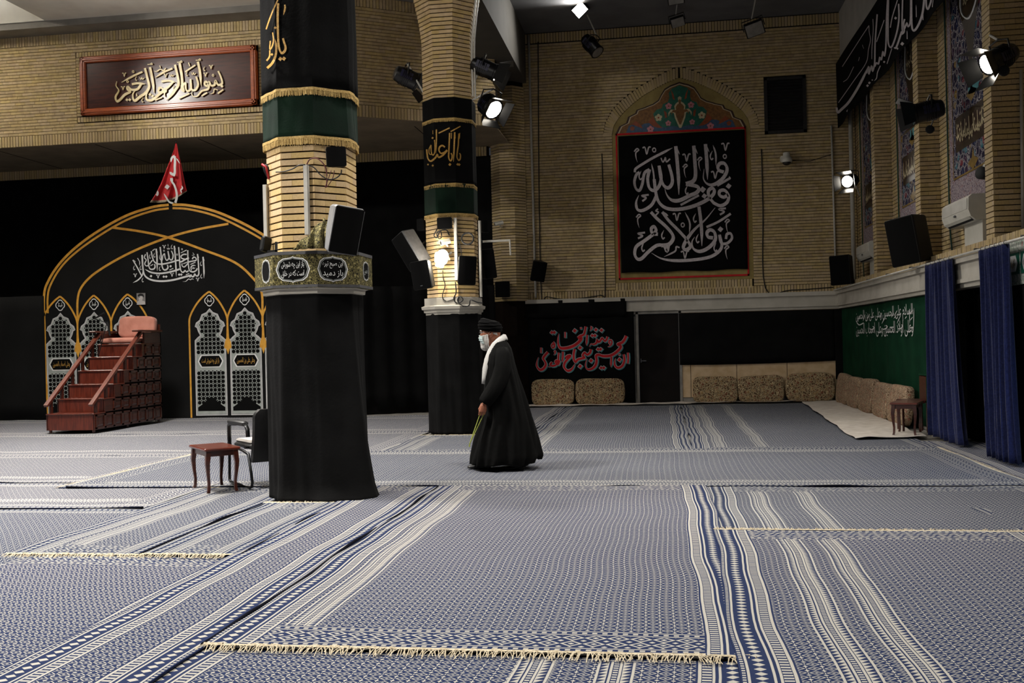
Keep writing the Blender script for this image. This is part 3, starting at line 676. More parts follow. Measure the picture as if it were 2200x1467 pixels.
# tall tiled panels
def tall_panel(y0, y1, label, idx):
    t = thing('tiled_mural', label, 'tile panel', (XRec, (y0 + y1) / 2, 3.3), group='tall arabesque tile panels')
    z0, z1 = 3.32, 7.4; X = XRec - .005; yc = (y0 + y1) / 2
    MB().box((X - .005, y0, z0), (X + .04, y1, z1)).build('border', 'tile_border', t)
    MB().box((X - .012, y0 + .22, z0 + .42), (X, y1 - .22, z1)).build('field', 'arabesque', t)
    b = MB()
    for a, c in (((y0 + .2, z0 + .4), (y1 - .2, z0 + .425)), ((y0 + .2, z0 + .4), (y0 + .22, z1)), ((y1 - .22, z0 + .4), (y1 - .2, z1))): b.box((X - .016, a[0], a[1]), (X, c[0], c[1]))
    b.build('gold_line', 'gold_tile', t)
    d = X - .016; w = (y1 - y0) * .3
    MB().poly([(d, yc - w, 7.3), (d, yc - w * .95, 6.5), (d, yc - w * .75, 6.1), (d, yc - w * .35, 5.7), (d, yc, 5.05), (d, yc + w * .35, 5.7), (d, yc + w * .75, 6.1), (d, yc + w * .95, 6.5), (d, yc + w, 7.3)]).build('medallion', 'brown_plate', t)
    pt = [(math.cos(a) * w * .62 * (1 - .16 * math.cos(4 * a)), 6.45 + math.sin(a) * .62) for a in [i * pi / 16 for i in range(32)]]
    b = MB(); b.tube([(d - .004, yc + a, z) for a, z in pt + pt[:1]], .014, 5, cap=False); b.build('oval_outline', 'white_print', t)
    scribble(t, frame(V((d - .006, yc, 6.62)), (0, 0, 1), (-1, 0, 0)), w * .85, .5, 'tile_cream', idx)
    scribble(t, frame(V((d - .006, yc, 6.22)), (0, 0, 1), (-1, 0, 0)), w * .85, .4, 'tile_cream', idx + 5)
    h = .25; zc = 4.35
    MB().poly([(d, yc - w * 1.15, zc - h), (d, yc - w * 1.15, zc + h), (d, yc + w * 1.15, zc + h), (d, yc + w * 1.15, zc - h)]).build('cartouche', 'brown_plate', t)
    MB().poly([(d - .001, yc - w * 1.15, zc - h * .62), (d - .001, yc - w * 1.15, zc + h * .62), (d - .001, yc + w * 1.15, zc + h * .62), (d - .001, yc + w * 1.15, zc - h * .62)]).build('cartouche_field', 'tile_dark', t)
    scribble(t, frame(V((d - .006, yc, zc)), (0, 0, 1), (-1, 0, 0)), w * 2.1, h * 1.2, 'tile_cream', idx + 9)
    for zz in (zc + .45, zc - .5):
        MB().poly([(d, yc - w * .35, zz), (d, yc - .05, zz + .06), (d, yc, zz + .2), (d, yc + .05, zz + .06), (d, yc + w * .35, zz), (d, yc, zz - .12)]).build('gold_motif', 'gold_tile', t)
    MB().poly([(d, yc - w * .6, 5.0), (d, yc - w * .2, 5.2), (d, yc + .02, 4.9), (d, yc + w * .3, 5.15), (d, yc + w * .2, 4.8), (d, yc - w * .4, 4.75)]).build('teal_motif', 'teal_print', t)
tall_panel(13.45, 15.72, 'tall blue and purple tile panel above the nearest air conditioner', 1)
tall_panel(16.85, 18.9, 'tall blue and purple tile panel between the two middle brick piers', 2)
tall_panel(20.05, 22.2, 'tall blue and purple tile panel nearest the room corner', 3)
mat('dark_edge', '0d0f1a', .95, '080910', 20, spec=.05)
# ------------------------------------------------------------------ pillars
A8 = pi / 8; R8 = .438; AP = R8 * math.cos(A8); PX = -3.41; PY1, PY2, PY3 = 9.55, 16.3, 22.98
def octr(th, ap):       # radius of an axis-aligned octagon with apothem ap in direction th
    k = (th + A8) % (pi / 4) - A8; return ap / math.cos(k)
def oct_bricks(cx, cy, z0, z1, ap, faces, pitch=.066, flare=None):
    out = []
    z = z0; k = 0
    while z + pitch <= z1 + .01:
        a = ap + (flare(z) if flare else 0); s = a * math.tan(A8) * 2
        for f in faces:
            th = f * pi / 4; N = V((math.cos(th), math.sin(th), 0)); U = V((-N.y, N.x, 0)) ; O = V((cx, cy, 0)) + N * (a - .03) - U * (s / 2)
            cut = [.0, .225, s] if (k + f) % 2 else [.0, s - .225, s]
            if k % 3 == 2: cut = [0, .11, s] if f % 2 else [0, s - .11, s]
            for u0, u1 in zip(cut, cut[1:]):
                if u1 - u0 > .01: out.append(bm4(O, U, ZU, N, u0 + .001, u1 - .001, z + .008, z + pitch - .007, 0, .03 + random.uniform(-.0015, .0015)))
        z += pitch; k += 1
    return out
def pillar(cx, cy, label, zb, faces, n):
    t = thing('pillar', label, 'pillar', (cx, cy, 0), group='octagonal brick pillars')
    fl_ = lambda z: 0 if z < 6.35 else .10 * ((z - 6.35) / .75) ** 1.6
    MB().lathe([(R8 - .03, 0), (R8 - .03, 6.35), (R8 + .03, 6.9), (R8 + .12, 7.47)], 8, Mx.Translation((cx, cy, 0)), a0=A8).build('shaft', 'mortar', t)
    mats = []
    for z0, z1 in zb: mats += oct_bricks(cx, cy, z0, z1, AP, faces, flare=fl_)
    rest = []
    other = [f for f in range(8) if f not in faces]
    for z0, z1 in zb: rest += oct_bricks(cx, cy, z0, z1, AP, other, flare=fl_)
    put_bricks(t, mats + rest, 'brick_pale', n)
    MB().lathe([(.44, 1.96), (.47, 1.965), (.475, 2.0), (.50, 2.005), (.505, 2.045), (.535, 2.055), (.545, 2.10), (.50, 2.115), (.49, 2.12), (.49, 2.24), (.44, 2.245)], 8, Mx.Translation((cx, cy, 0)), a0=A8).build('capital_moulding', 'plaster_white', t)
    return t
# faces: 0=+X 2=+Y 4=-X 6=-Y
p1 = pillar(PX, PY1, 'near octagonal brick pillar draped in black behind the empty chair', [(2.245, 3.7), (6.3, 7.42)], [4, 5, 6, 7, 0, 3, 1, 2], 300)
p2 = pillar(PX, PY2, 'middle octagonal brick pillar carrying the glaring lamp and loudspeakers', [(2.245, 3.72), (5.35, 7.42)], [5, 6, 7, 0], 300)
p3 = thing('pillar', 'far brick pillar engaged in the corner of the back wall', 'pillar', (PX, PY3, 0), group='octagonal brick pillars')
MB().lathe([(R8 - .03, 0), (R8 - .03, 7.47)], 8, Mx.Translation((PX, PY3, 0)), a0=A8).build('shaft', 'mortar', p3)
put_bricks(p3, oct_bricks(PX, PY3, 2.42, 7.4, AP, [7, 6, 5]), 'brick', 300)
# ------------------------------------------------------------------ cloth wrapped round the pillars
def wrap(name, label, cx, cy, z0, z1, ap, mt, folds=.004, flare=None, rowsn=16, thin=.006, group=None, cat='drape', th0=0, th1=2 * pi, seed=0):
    t = thing(name, label, cat, (cx, cy, z0), group=group)
    rr = random.Random(seed); ph = [rr.uniform(0, 6) for _ in range(4)]
    def fn(u, v):
        th = th0 + (th1 - th0) * u; z = z0 + (z1 - z0) * v
        r = octr(th, ap) + folds * (math.sin(9 * th + ph[0] + 2 * v) + .6 * math.sin(17 * th + ph[1] - 3 * v) + .5 * math.sin(5 * th + ph[2]))
        if flare: r += flare(th, v)
        return (cx + r * math.cos(th), cy + r * math.sin(th), z)
    o = MB().grid(fn, 128, rowsn).build('cloth', mt, t, smooth=True, ang=35); solid(o, thin)
    t['fn'] = 0; del t['fn']
    return t, fn
def oct_fringe(t, fn, v0, h, mt='fringe', hang=.0, name='fringe', n=420):
    """gold fringe: a woven braid with strands below, following the cloth's lower edge"""
    b = MB(); rr = random.Random(3)
    def outp(u, z, e): 
        p = V(fn(u, v0)); c = WMC; d = V((p.x - c[0], p.y - c[1], 0)).normalized(); q = p + d * e; q.z = z; return q
    zt = V(fn(.1, v0)).z
    def zz(u): return V(fn(u, v0)).z
    nb = 160
    b.grid(lambda u, v: outp(u, zz(u) + .012 - .026 * v, .008), nb, 1)
    for i in range(n):
        u = i / n; du = .8 / n; L_ = h * rr.uniform(.86, 1.05); e = rr.uniform(.003, .01)
        b.add([outp(u, zz(u) - .01, e), outp(u + du, zz(u) - .01, e), outp(u + du + rr.uniform(-.3, .3) / n, zz(u) - L_, e + rr.uniform(-.002, .006)), outp(u + rr.uniform(-.3, .3) / n, zz(u) - L_, e + .002)], [(0, 1, 2, 3)])
    o = b.build(name, mt, t, fix=False); return o
def oct_pen(cx, cy, ap, ox, oy, sc, fnr=None):
    """project zoom pixels on the octagonal prism"""
    def proj(x, y, k):
        d = ray(x, y); best = None
        for f in range(8):
            N = V((math.cos(f * pi / 4), math.sin(f * pi / 4), 0)); dn = d.dot(N)
            if dn < -1e-6:
                t = ((V((cx, cy, 0)) - CAMP).dot(N) + ap + k) / dn
                if best is None or t > best: best = t      # convex: entry is the largest over front faces
        return CAMP + d * best
    return Pen(proj, ox, oy, sc)
WMC = (PX, PY1)
bulge = lambda th, v: .02 * (1 - v) + (.045 * math.exp(-((th + .25 + (2 * pi if th > pi else 0) * 0) % (2 * pi) if False else ((th - 6.05 + pi) % (2 * pi) - pi)) ** 2 / .25)) * (1 - abs(v - .25))
t, fn = wrap('pillar_banner', 'black velvet banner with gold lettering wrapped high on the near pillar', PX, PY1, 3.96, 6.35, AP + .012, 'black_cloth', .004, bulge, group='banners wrapped round the pillars')
oct_fringe(t, fn, 0, .065)
pe = oct_pen(PX, PY1, AP + .055, 565, 0, 4.444)
pe.st('145,30 140,150 142,300 150,440 175,505 205,490 215,450 200,400 190,365', 24).dot(165, 562, 34).dot(200, 560, 34)
pe.st('208,45 210,80 195,145', 18, 'e').st('150,-20 100,90 60,190 30,280', 14).dot(117, 265, 22)
pe.st('112,370 125,430 122,520 90,600 40,650', 24, 's').st('92,310 100,380 88,440 65,470 70,390', 14).st('65,480 62,540 35,580', 16).dot(85,520,22)
pe.build('lettering', 'gold_thread', t)
t, fn = wrap('fringed_drape', 'dark green fringed sash on the near pillar under the black banner', PX, PY1, 3.5, 3.95, AP + .012, 'green_velvet', .003, lambda th, v: .012 + .03 * math.exp(-((th - 6.05 + pi) % (2 * pi) - pi) ** 2 / .25) * (1 - v), rowsn=8, group='green fringed sashes', seed=4)
oct_fringe(t, fn, 0, .075)
WMC = (PX, PY2)
t, fn = wrap('pillar_banner', 'plain black fringed band at the top of the middle pillar wrap', PX, PY2, 5.15, 5.5, AP + .012, 'black_cloth', .002, None, 8, group='banners wrapped round the pillars', seed=5)
oct_fringe(t, fn, 0, .05)
t, fn = wrap('pillar_banner', 'black banner with gold lettering wrapped round the middle pillar', PX, PY2, 4.09, 5.16, AP + .006, 'black_cloth', .002, None, 12, group='banners wrapped round the pillars', seed=6)
oct_fringe(t, fn, 0, .055)
pe = oct_pen(PX, PY2, AP + .02, 900, 190, 7.336)
pe.st('632,710 625,800 620,900 605,1000 600,1080 625,1130 650,1110 655,1050 640,1020', 24).dot(610, 1195, 36).dot(635, 1200, 36).st('645,700 640,790', 12)
pe.st('565,690 558,850 552,1000 545,1155', 28, 'e').st('565,690 578,790', 14, 'e')
pe.st('485,700 478,850 472,1000 470,1090 495,1140 520,1110 522,1050 505,1020', 26).dot(488, 1198, 40).st('515,700 512,790', 14)
pe.st('655,595 500,680', 18).st('485,620 310,705', 20)
pe.st('275,645 276,800 272,900 268,1025', 24, 'e')
pe.st('410,925 370,900 330,920 315,970 345,1020 400,1010 445,970', 28).st('445,975 380,1050 310,1085 290,1040 260,1090 190,1145 145,1110 130,1040 122,960', 28)
pe.st('245,810 252,900 248,1010 220,1050 195,1000 190,890', 20).st('190,890 160,960 165,1030 205,1040', 16).st('218,660 220,720', 12).dot(215, 780, 30).dot(143, 1198, 26).dot(218, 1215, 30)
pe.build('lettering', 'gold_thread', t)
t, fn = wrap('fringed_drape', 'dark green fringed sash on the middle pillar above the lamp', PX, PY2, 3.6, 4.1, AP + .012, 'green_velvet', .002, None, 8, group='green fringed sashes', seed=7)
oct_fringe(t, fn, 0, .05)
# long black drapes on the lower shafts
def lowdrape(cx, cy, label, flare, folds, seed):
    t = thing('pillar_drape', label, 'drape', (cx, cy, 0), group='black drapes on the lower pillars')
    rr = random.Random(seed); ph = [rr.uniform(0, 6) for _ in range(6)]
    def fn(u, v):
        th = 2 * pi * u; z = .012 + 1.985 * v
        s = (1 - v); q = octr(th, AP + .02)
        r = q + folds * (s + .15) * (math.sin(7 * th + ph[0] + 1.7 * v) + .8 * math.sin(13 * th + ph[1] - 4 * v) + .6 * math.sin(23 * th + ph[2] + 6 * v) + .5 * math.sin(3 * th + 9 * v + ph[3])) + flare(th, s)
        if v < .02: z = .012 + max(0, .02 * math.sin(11 * th + ph[4]))
        return (cx + r * math.cos(th), cy + r * math.sin(th), z)
    o = MB().grid(fn, 180, 44).build('cloth', 'black_cloth', t, smooth=True); solid(o, .006)
    return t
def bump_(th, c, w): d = (th - c + pi) % (2 * pi) - pi; return math.exp(-d * d / (w * w))
lowdrape(PX, PY1, 'long black drape round the near pillar, its hem spilling on the rugs', lambda th, s: .02 + .25 * s ** 1.8 * bump_(th, 5.75, .6) + .03 * s * bump_(th, 4.3, .7) + .05 * max(0, s - .93) / .07 * bump_(th, 5.2, 1.0), .006, 11)
lowdrape(PX, PY2, 'long black drape round the middle pillar behind the walking man', lambda th, s: .01 + .05 * s * bump_(th, 5.9, .7), .006, 12)
# brocade band round the near capital
t = thing('capital_band', 'black and gold brocade band with white verse round the near capital', 'band', (PX, PY1, 2.06))
MB().lathe([(.555, 2.055), (.575, 2.06), (.575, 2.40), (.45, 2.405)], 8, Mx.Translation((PX, PY1, 0)), a0=A8).build('band_cloth', 'gold_brocade', t)
b = MB()
for za, zb in ((2.058, 2.085), (2.372, 2.402)): b.lathe([(.577, za), (.58, za), (.58, zb), (.577, zb)], 8, Mx.Translation((PX, PY1, 0)), a0=A8, cap=False)
b.build('hem', 'grey_plastic', t)
apb = .575 * math.cos(A8)
def bandproj(f):
    N = V((math.cos(f * pi / 4), math.sin(f * pi / 4), 0)); return frame(V((PX, PY1, 2.23)) + N * (apb + .003), (0, 0, 1), N)
def cartouche(f, c, w, h, s, mt='white_print'):
    m = bandproj(f) @ Mx.Translation((c, 0, 0))
    out = [(-w / 2, 0), (-w * .42, h * .3), (-w * .3, h * .42), (-w * .06, h * .46), (0, h * .5), (w * .06, h * .46), (w * .3, h * .42), (w * .42, h * .3), (w / 2, 0)]
    out = out + [(x, -z) for x, z in out[::-1][1:-1]]
    for k, mm, d in ((1.0, 'white_print', 0), (.93, 'black_banner', .001), (.89, 'lattice_print', .0015), (.85, 'black_banner', .002)):
        MB().poly([(x * k, z * k, d) for x, z in out], m).build('cartouche', mm, t)
    if s: 
        ls = s.split('/')
        for i, l in enumerate(ls): txt(t, l, m @ Mx.Translation((0, (len(ls) / 2 - .5 - i) * h * .34, .003)), w * .66, h * .3 if len(ls) > 1 else h * .42, mt, 'verse')
cartouche(6, -.02, .34, .25, 'باز این چه شورش/است که در خلق')
cartouche(5, .06, .2, .24, ''); cartouche(7, -.06, .32, .25, 'این صبح تیره/باز دمید'); cartouche(0, 0, .2, .2, 'یا حسین', 'lattice_print'); cartouche(7, .15, .01, .01, '')
# ------------------------------------------------------------------ rugs
RUGS = []
def rug(label, x0, x1, y0, y1, ax, z, mt='rug_blue', fringe='', b1=.42, b2=.72, rot=0, seed=0, dark=''):
    t = thing('rug', label, 'rug', ((x0 + x1) / 2, (y0 + y1) / 2, z - .012), rot, 'woven blue and cream rugs on the hall floor')
    W, L_ = (x1 - x0, y1 - y0) if ax == 'y' else (y1 - y0, x1 - x0)
    nu, nv = max(4, int(W / .16)), max(4, int(L_ / .16)); rr = random.Random(seed); ph = [rr.uniform(0, 6) for _ in range(6)]
    vs = []; ua = []; ub = []
    for j in range(nv + 1):
        for i in range(nu + 1):
            u, v = W * i / nu, L_ * j / nv
            wo = .012 * math.sin(2.1 * v + ph[0]) + .006 * math.sin(5.3 * v + ph[1])
            lx, ly = (u - W / 2 + wo, v - L_ / 2 + .008 * math.sin(2.7 * u + ph[2]))
            ee = min(u, W - u, v, L_ - v)
            zz = .010 + .003 * math.sin(3.1 * u + 1.3 * v + ph[3]) + .002 * math.sin(7 * v - 4 * u + ph[4]) + (.006 * max(0, math.sin(4.3 * v + ph[5])) if ee < .02 else 0)
            vs.append((lx, ly, zz) if ax == 'y' else (-ly, lx, zz)); ua.append((u, v)); ub.append((W - u, L_ - v))
    n = (nu + 1) * (nv + 1); fs = [(j * (nu + 1) + i, j * (nu + 1) + i + 1, (j + 1) * (nu + 1) + i + 1, (j + 1) * (nu + 1) + i) for j in range(nv) for i in range(nu)]
    rim = [i for i in range(nu + 1)] + [(j + 1) * (nu + 1) - 1 for j in range(1, nv + 1)] + [nv * (nu + 1) + i for i in range(nu - 1, -1, -1)] + [j * (nu + 1) for j in range(nv - 1, 0, -1)]
    base = len(vs)
    for k in rim: x, y, zz = vs[k]; vs.append((x, y, -.002)); ua.append(ua[k]); ub.append(ub[k])
    for q in range(len(rim)): q2 = (q + 1) % len(rim); fs.append((rim[q2], rim[q], base + q, base + q2))
    b = MB(); b.v = [wm(t) @ V(p) for p in vs]; b.f = fs; b.mi = [0] * len(fs)
    o = b.build('rug_body', mt, t, fix=False, smooth=True, ang=50)
    for nm, U_ in (('a', ua), ('b', ub)):
        lay = o.data.uv_layers.new(name=nm); dat = []
        for l in o.data.loops: dat += U_[l.vertex_index]
        lay.data.foreach_set('uv', dat)
    o['b1'] = b1; o['b2'] = b2
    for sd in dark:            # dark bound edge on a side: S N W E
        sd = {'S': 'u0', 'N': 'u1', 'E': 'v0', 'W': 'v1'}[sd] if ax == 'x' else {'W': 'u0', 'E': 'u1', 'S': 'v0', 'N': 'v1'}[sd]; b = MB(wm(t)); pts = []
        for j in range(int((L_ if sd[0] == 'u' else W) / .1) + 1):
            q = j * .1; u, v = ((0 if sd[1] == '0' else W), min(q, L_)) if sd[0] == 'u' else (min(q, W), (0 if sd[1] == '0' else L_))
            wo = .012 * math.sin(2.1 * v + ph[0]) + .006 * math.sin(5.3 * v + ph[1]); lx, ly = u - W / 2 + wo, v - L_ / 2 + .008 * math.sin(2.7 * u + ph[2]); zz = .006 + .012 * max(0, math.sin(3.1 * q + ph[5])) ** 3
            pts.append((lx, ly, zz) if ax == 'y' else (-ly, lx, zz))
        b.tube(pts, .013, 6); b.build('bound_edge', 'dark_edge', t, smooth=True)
    for e in fringe:           # 0 / 1: v=0 or v=L end
        b = MB(wm(t)); s = -1 if e == '0' else 1; yb = s * L_ / 2
        def P(u, d, z): 
            lx, ly = u - W / 2, yb + s * d; return (lx, ly, z) if ax == 'y' else (-ly, lx, z)
        for i in range(int(W / .05)):
            u = i * .05; b.loft([[P(u, -.012, .012), P(u, 0, .016 + rr.uniform(-.003, .005)), P(u, .014, .012)], [P(u + .05, -.012, .012), P(u + .05, 0, .016 + rr.uniform(-.003, .005)), P(u + .05, .014, .012)]], closed=False)
        for i in range(int(W / .008)):
            u = i * .008 + rr.uniform(-.004, .004); L2 = rr.uniform(.04, .095) * (1.3 if rr.random() < .2 else 1); k = rr.uniform(-.03, .03); zt = rr.uniform(.006, .022)
            b.add([P(u, .008, .012), P(u + .005, .008, .012), P(u + k + .005, L2 * .5, zt), P(u + k, L2 * .5, zt), P(u + k * 1.6 + .004, L2, .001), P(u + k * 1.6, L2, .001)], [(0, 1, 2, 3), (3, 2, 4, 5)])
        b.build('fringe', 'fringe_wool', t, fix=False)
    return t
# back to front; z rises where one rug lies over another
rug('far rug under the pulpit beside the printed backdrop', -17, -3.95, 16.45, 20.2, 'x', .012, 'rug_grey', '', .4, 3, seed=1)
rug('wide grey rug in front of the pulpit steps', -17, -3.9, 13.15, 16.47, 'x', .014, 'rug_grey', '', .5, 3, seed=2)
rug('narrow rug ending in a fringe at the foot of the middle pillar', -3.92, -2.14, 13.3, 15.75, 'y', .013, 'rug_slate', '1', .3, 3, seed=3)
rug('narrow rug running behind the middle pillar', -3.92, -2.14, 16.9, 22.2, 'y', .012, 'rug_grey', '', .3, 3, seed=23)
rug('far rug leading to the banner with red lettering', -2.12, .38, 13.3, 22.2, 'y', .014, 'rug_slate', '', .28, 3, seed=4)
rug('far rug leading to the cushions under the black cloth', .39, 3.5, 13.3, 22.3, 'y', .016, 'rug_slate', '', .3, .85, seed=5)
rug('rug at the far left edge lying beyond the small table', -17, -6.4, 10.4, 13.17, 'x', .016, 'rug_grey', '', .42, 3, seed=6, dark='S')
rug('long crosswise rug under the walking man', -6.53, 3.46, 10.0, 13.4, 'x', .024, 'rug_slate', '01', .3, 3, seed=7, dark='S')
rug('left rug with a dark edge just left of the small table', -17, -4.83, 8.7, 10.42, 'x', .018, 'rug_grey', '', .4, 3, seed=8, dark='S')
rug('left rug of fine columns below the dark-edged rug', -17, -4.3, 6.2, 8.74, 'x', .012, 'rug_slate', '', 3, 3, seed=9)
rug('rug under the side table with a ragged wool fringe', -4.82, -3.74, 6.72, 10.0, 'y', .024, 'rug_slate', '01', .3, 3, seed=10)
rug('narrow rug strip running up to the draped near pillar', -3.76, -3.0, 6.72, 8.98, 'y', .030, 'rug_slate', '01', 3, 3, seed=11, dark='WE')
rug('blue rug in the bottom left corner of the floor', -8.5, -2.86, 2.0, 6.76, 'y', .014, 'rug_blue', '', 1.3, 3, seed=12)
rug('narrow foreground rug between two braided seams', -3.04, -2.27, 2.0, 10.02, 'y', .036, 'rug_blue', '', 3, 3, seed=13)
rug('foreground rug peeping under the large central rug', -2.36, .36, 1.6, 4.95, 'y', .014, 'rug_blue', '', 1.66, 2.03, seed=14)
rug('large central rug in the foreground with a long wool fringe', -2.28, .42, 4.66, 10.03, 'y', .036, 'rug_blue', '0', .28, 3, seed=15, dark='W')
rug('right rug lying beyond the fringed foreground rug', .40, 3.45, 7.3, 10.03, 'y', .022, 'rug_slate', '', .36, .78, seed=16)
rug('foreground rug on the right with three bold striped bands', .3, 2.62, 1.6, 7.66, 'y', .044, 'rug_blue', '1', .42, .70, rot=-.02, seed=17)
rug('rug at the right edge of the foreground', 2.55, 4.3, 1.6, 10.0, 'y', .018, 'rug_slate', '', .3, 3, seed=18)
rug('narrow bluish rug along the foot of the blue curtains', 3.42, 4.2, 9.9, 14.2, 'y', .016, 'rug_blue', '', 3, 3, seed=19)
# ------------------------------------------------------------------ printed arch backdrop on the black wall
YD = YK - .03
def plY(Y): return lambda x, y, k: onY(x, y, Y - .004 - k)
bd = thing('arch_backdrop', 'black printed backdrop with golden arches and white lattice windows', 'backdrop', (-10.42, YD, 0))
def hang(name, x0, x1, z0, z1, Y, mt, parent, amp=.008, freq=5, nx=60, nz=8, seed=0, th=.006):
    rr = random.Random(seed); ph = [rr.uniform(0, 6) for _ in range(3)]
    o = MB().grid(lambda u, v: (x0 + (x1 - x0) * u, Y - amp * (math.sin(freq * (x0 + (x1 - x0) * u) + ph[0]) + .6 * math.sin(freq * 2.3 * (x1 - x0) * u + ph[1] + v)), z0 + (z1 - z0) * v), nx, nz).build(name, mt, parent, smooth=True)
    return solid(o, th, 1)
XC = -10.42
def cv(pts, ox=0, oy=400, sc=3.667): return [onY(ox + x / sc, oy + y / sc, YD) for x, y in prs(pts)]
def gold(pts, w=.055, mirror=False, k=0):
    pp = [(p.x, p.z) for p in pts]
    for mm in ((1, -1) if mirror else (1,)):
        q = pp if mm == 1 else [(2 * XC - x, z) for x, z in pp]
        r = ribbon(q, w, '', 6); c = len(G.f) * 1e-6
        # constant-width band
        cc = crom(q, 6); r = []
        for i, p in enumerate(cc):
            a, b2 = cc[max(i - 1, 0)], cc[min(i + 1, len(cc) - 1)]; dx, dy = b2[0] - a[0], b2[1] - a[1]; l = math.hypot(dx, dy) or 1
            r.append(((p[0] - dy / l * w / 2, p[1] + dx / l * w / 2), (p[0] + dy / l * w / 2, p[1] - dx / l * w / 2)))
        G.add([(x, YD - .004 - c, z) for pr in r for x, z in pr], [(2 * i, 2 * i + 1, 2 * i + 3, 2 * i + 2) for i in range(len(r) - 1)])
OUT = cv('383,1843 372,1633 358,1433 352,1133 348,860 385,740 470,610 600,480 780,350 1000,230 1200,165 1330,146')
ol = crom([(p.x, p.z) for p in OUT], 6); ol = [(x - .02, max(z, .01)) for x, z in ol[:-1]] + [(2 * XC - x + .02, max(z, .01)) for x, z in ol[::-1]]
MB(Mx(((1, 0, 0, 0), (0, 0, 1, 0), (0, 1, 0, 0), (0, 0, 0, 1)))).prism(ol, YD, YD + .02).build('cloth', 'black_backdrop', bd)
G = MB()
gold(cv('383,1843 372,1633 358,1433 352,1133 348,860 385,740 470,610 600,480 780,350 1000,230 1200,165 1330,146'), mirror=True)
gold(cv('378,1000 376,880 398,780 480,640 600,520 790,385 1000,265 1200,195 1330,174'), .045, mirror=True)
gold(cv('880,325 1100,355 1330,405 1600,500 1850,600 1990,720 2060,830 2068,1000 2068,1090'), .05)
gold(cv('1800,296 1560,340 1330,402 1100,490 900,590 730,700 640,800 612,900 612,1060'), .05)
G.build('gold_arch_lines', 'gold_print', bd)
# lattice windows
def Wn(a, c): p = onY(400 + a / 4.584, 600 + c / 4.584, YD); return p
apx = Wn(230, 285)
tpl = [(230, 285), (197, 325), (152, 345), (132, 400), (97, 428), (85, 466), (106, 478), (116, 512), (137, 552), (110, 575), (85, 602), (92, 960), (100, 1342)]
TP = [(apx.x - Wn(a, c).x, Wn(a, c).z) for a, c in tpl]
def inside(P, x, z):
    r = False
    for (x0, z0), (x1, z1) in zip(P, P[1:] + P[:1]):
        if (z0 > z) != (z1 > z) and x < (x1 - x0) * (z - z0) / (z1 - z0) + x0: r = not r
    return r
def win(cx, verse):
    t = MB(); full = [(cx - a, z) for a, z in TP] + [(cx + a, z) for a, z in TP[::-1][:-1]]
    zc = sum(z for _, z in full) / len(full)
    def off(k):        # inset outline by k metres
        out = []; n = len(full)
        for i in range(n):
            a, b2, c = V(full[i - 1]), V(full[i]), V(full[(i + 1) % n]); d1 = (b2 - a).normalized(); d2 = (c - b2).normalized()
            nn = V((-d1.y, d1.x)) + V((-d2.y, d2.x)); nn.normalize(); out.append(tuple(b2 + nn * k))
        return out
    s = 1 if inside(off(.03), cx, 1.0) and abs(off(.05)[12][0] - cx) < abs(full[12][0] - cx) else -1
    for i, (k, m_) in enumerate(((0, 0), (.014, 1), (.022, 0), (.036, 1), (.042, 2))):
        t.cur = m_; t.poly([(x, YD - .003 - i * .0012, z) for x, z in off(s * k)])
    inn = off(s * .064); t.cur = 1; p = .0905; hb = .3
    zz = .34; j = 0
    while zz < 2.75:
        for i in range(-5, 6):
            for ddx, ddz, r, ng in ((0, 0, .0425, 8), (p / 2, p / 2, .0185, 4)):
                x = cx + i * p + ddx; z = zz + ddz
                if inside(inn, x, z) and not (1.05 < z < 1.42):
                    t.poly([(x + r * math.cos(pi / ng + 2 * pi * q / ng), YD - .0095, z + r * math.sin(pi / ng + 2 * pi * q / ng)) for q in range(ng)])
        zz += p
    bx = abs(TP[-1][0]) - .05
    t.poly([(cx - bx, YD - .0097, .16), (cx - bx, YD - .0097, .24), (cx - .17, YD - .0097, .33), (cx - .08, YD - .0097, .42), (cx, YD - .0097, .47), (cx + .08, YD - .0097, .42), (cx + .17, YD - .0097, .33), (cx + bx, YD - .0097, .24), (cx + bx, YD - .0097, .16)])
    # cartouche
    for i, (k, m_) in enumerate(((1, 0), (.9, 1))):
        h = .135 * (1 if k == 1 else .86); w_ = .29 * k; t.cur = m_
        t.poly([(cx + x, YD - .0105 - i * .001, 1.23 + z) for x, z in ((-w_, 0), (-w_ * .9, h * .45), (-w_ * .75, h), (w_ * .75, h), (w_ * .9, h * .45), (w_, 0), (w_ * .9, -h * .45), (w_ * .75, -h), (-w_ * .75, -h), (-w_ * .9, -h * .45))])
    # badge over the window
    bz = apx.z + .165
    for i, (k, m_) in enumerate(((.115, 0), (.095, 1))):
        t.cur = m_; t.poly([(cx + k * math.cos(a) * (.82 + .18 * abs(math.cos(2 * a))), YD - .0035 - i * .001, bz + k * 1.1 * math.sin(a) * (.82 + .18 * abs(math.cos(2 * a)))) for a in [q * pi / 12 for q in range(24)]])
    o = t.build('lattice_window', ['white_print', 'black_banner', 'lattice_print'], bd, fix=False)
    scribble(o, frame(V((cx, YD - .006, bz)), (0, 0, 1), (0, -1, 0)), .1, .11, 'white_print', int(cx * 10), 'badge_script', .009)
    if verse: txt(o, verse, frame(V((cx, YD - .013, 1.23)), (0, 0, 1), (0, -1, 0)), .4, .14, 'gold_thread', 'verse')
    return o
cxs = [(onY(129.9, 673, YD).x, 'وعلی اصحاب الحسین'), (onY(202.3, 670, YD).x, 'وعلی اولاد الحسین'), (onY(274.7, 667.6, YD).x, 'وعلی اولاد الحسین'),
       (onY(450.2, 662, YD).x, 'باز این چه شورش است'), (onY(525.9, 659.3, YD).x, 'وعلی علی بن الحسین'), (onY(601.5, 656.5, YD).x, 'السلام علی الحسین')]
for c, v in cxs: win(c, v)
G = MB()
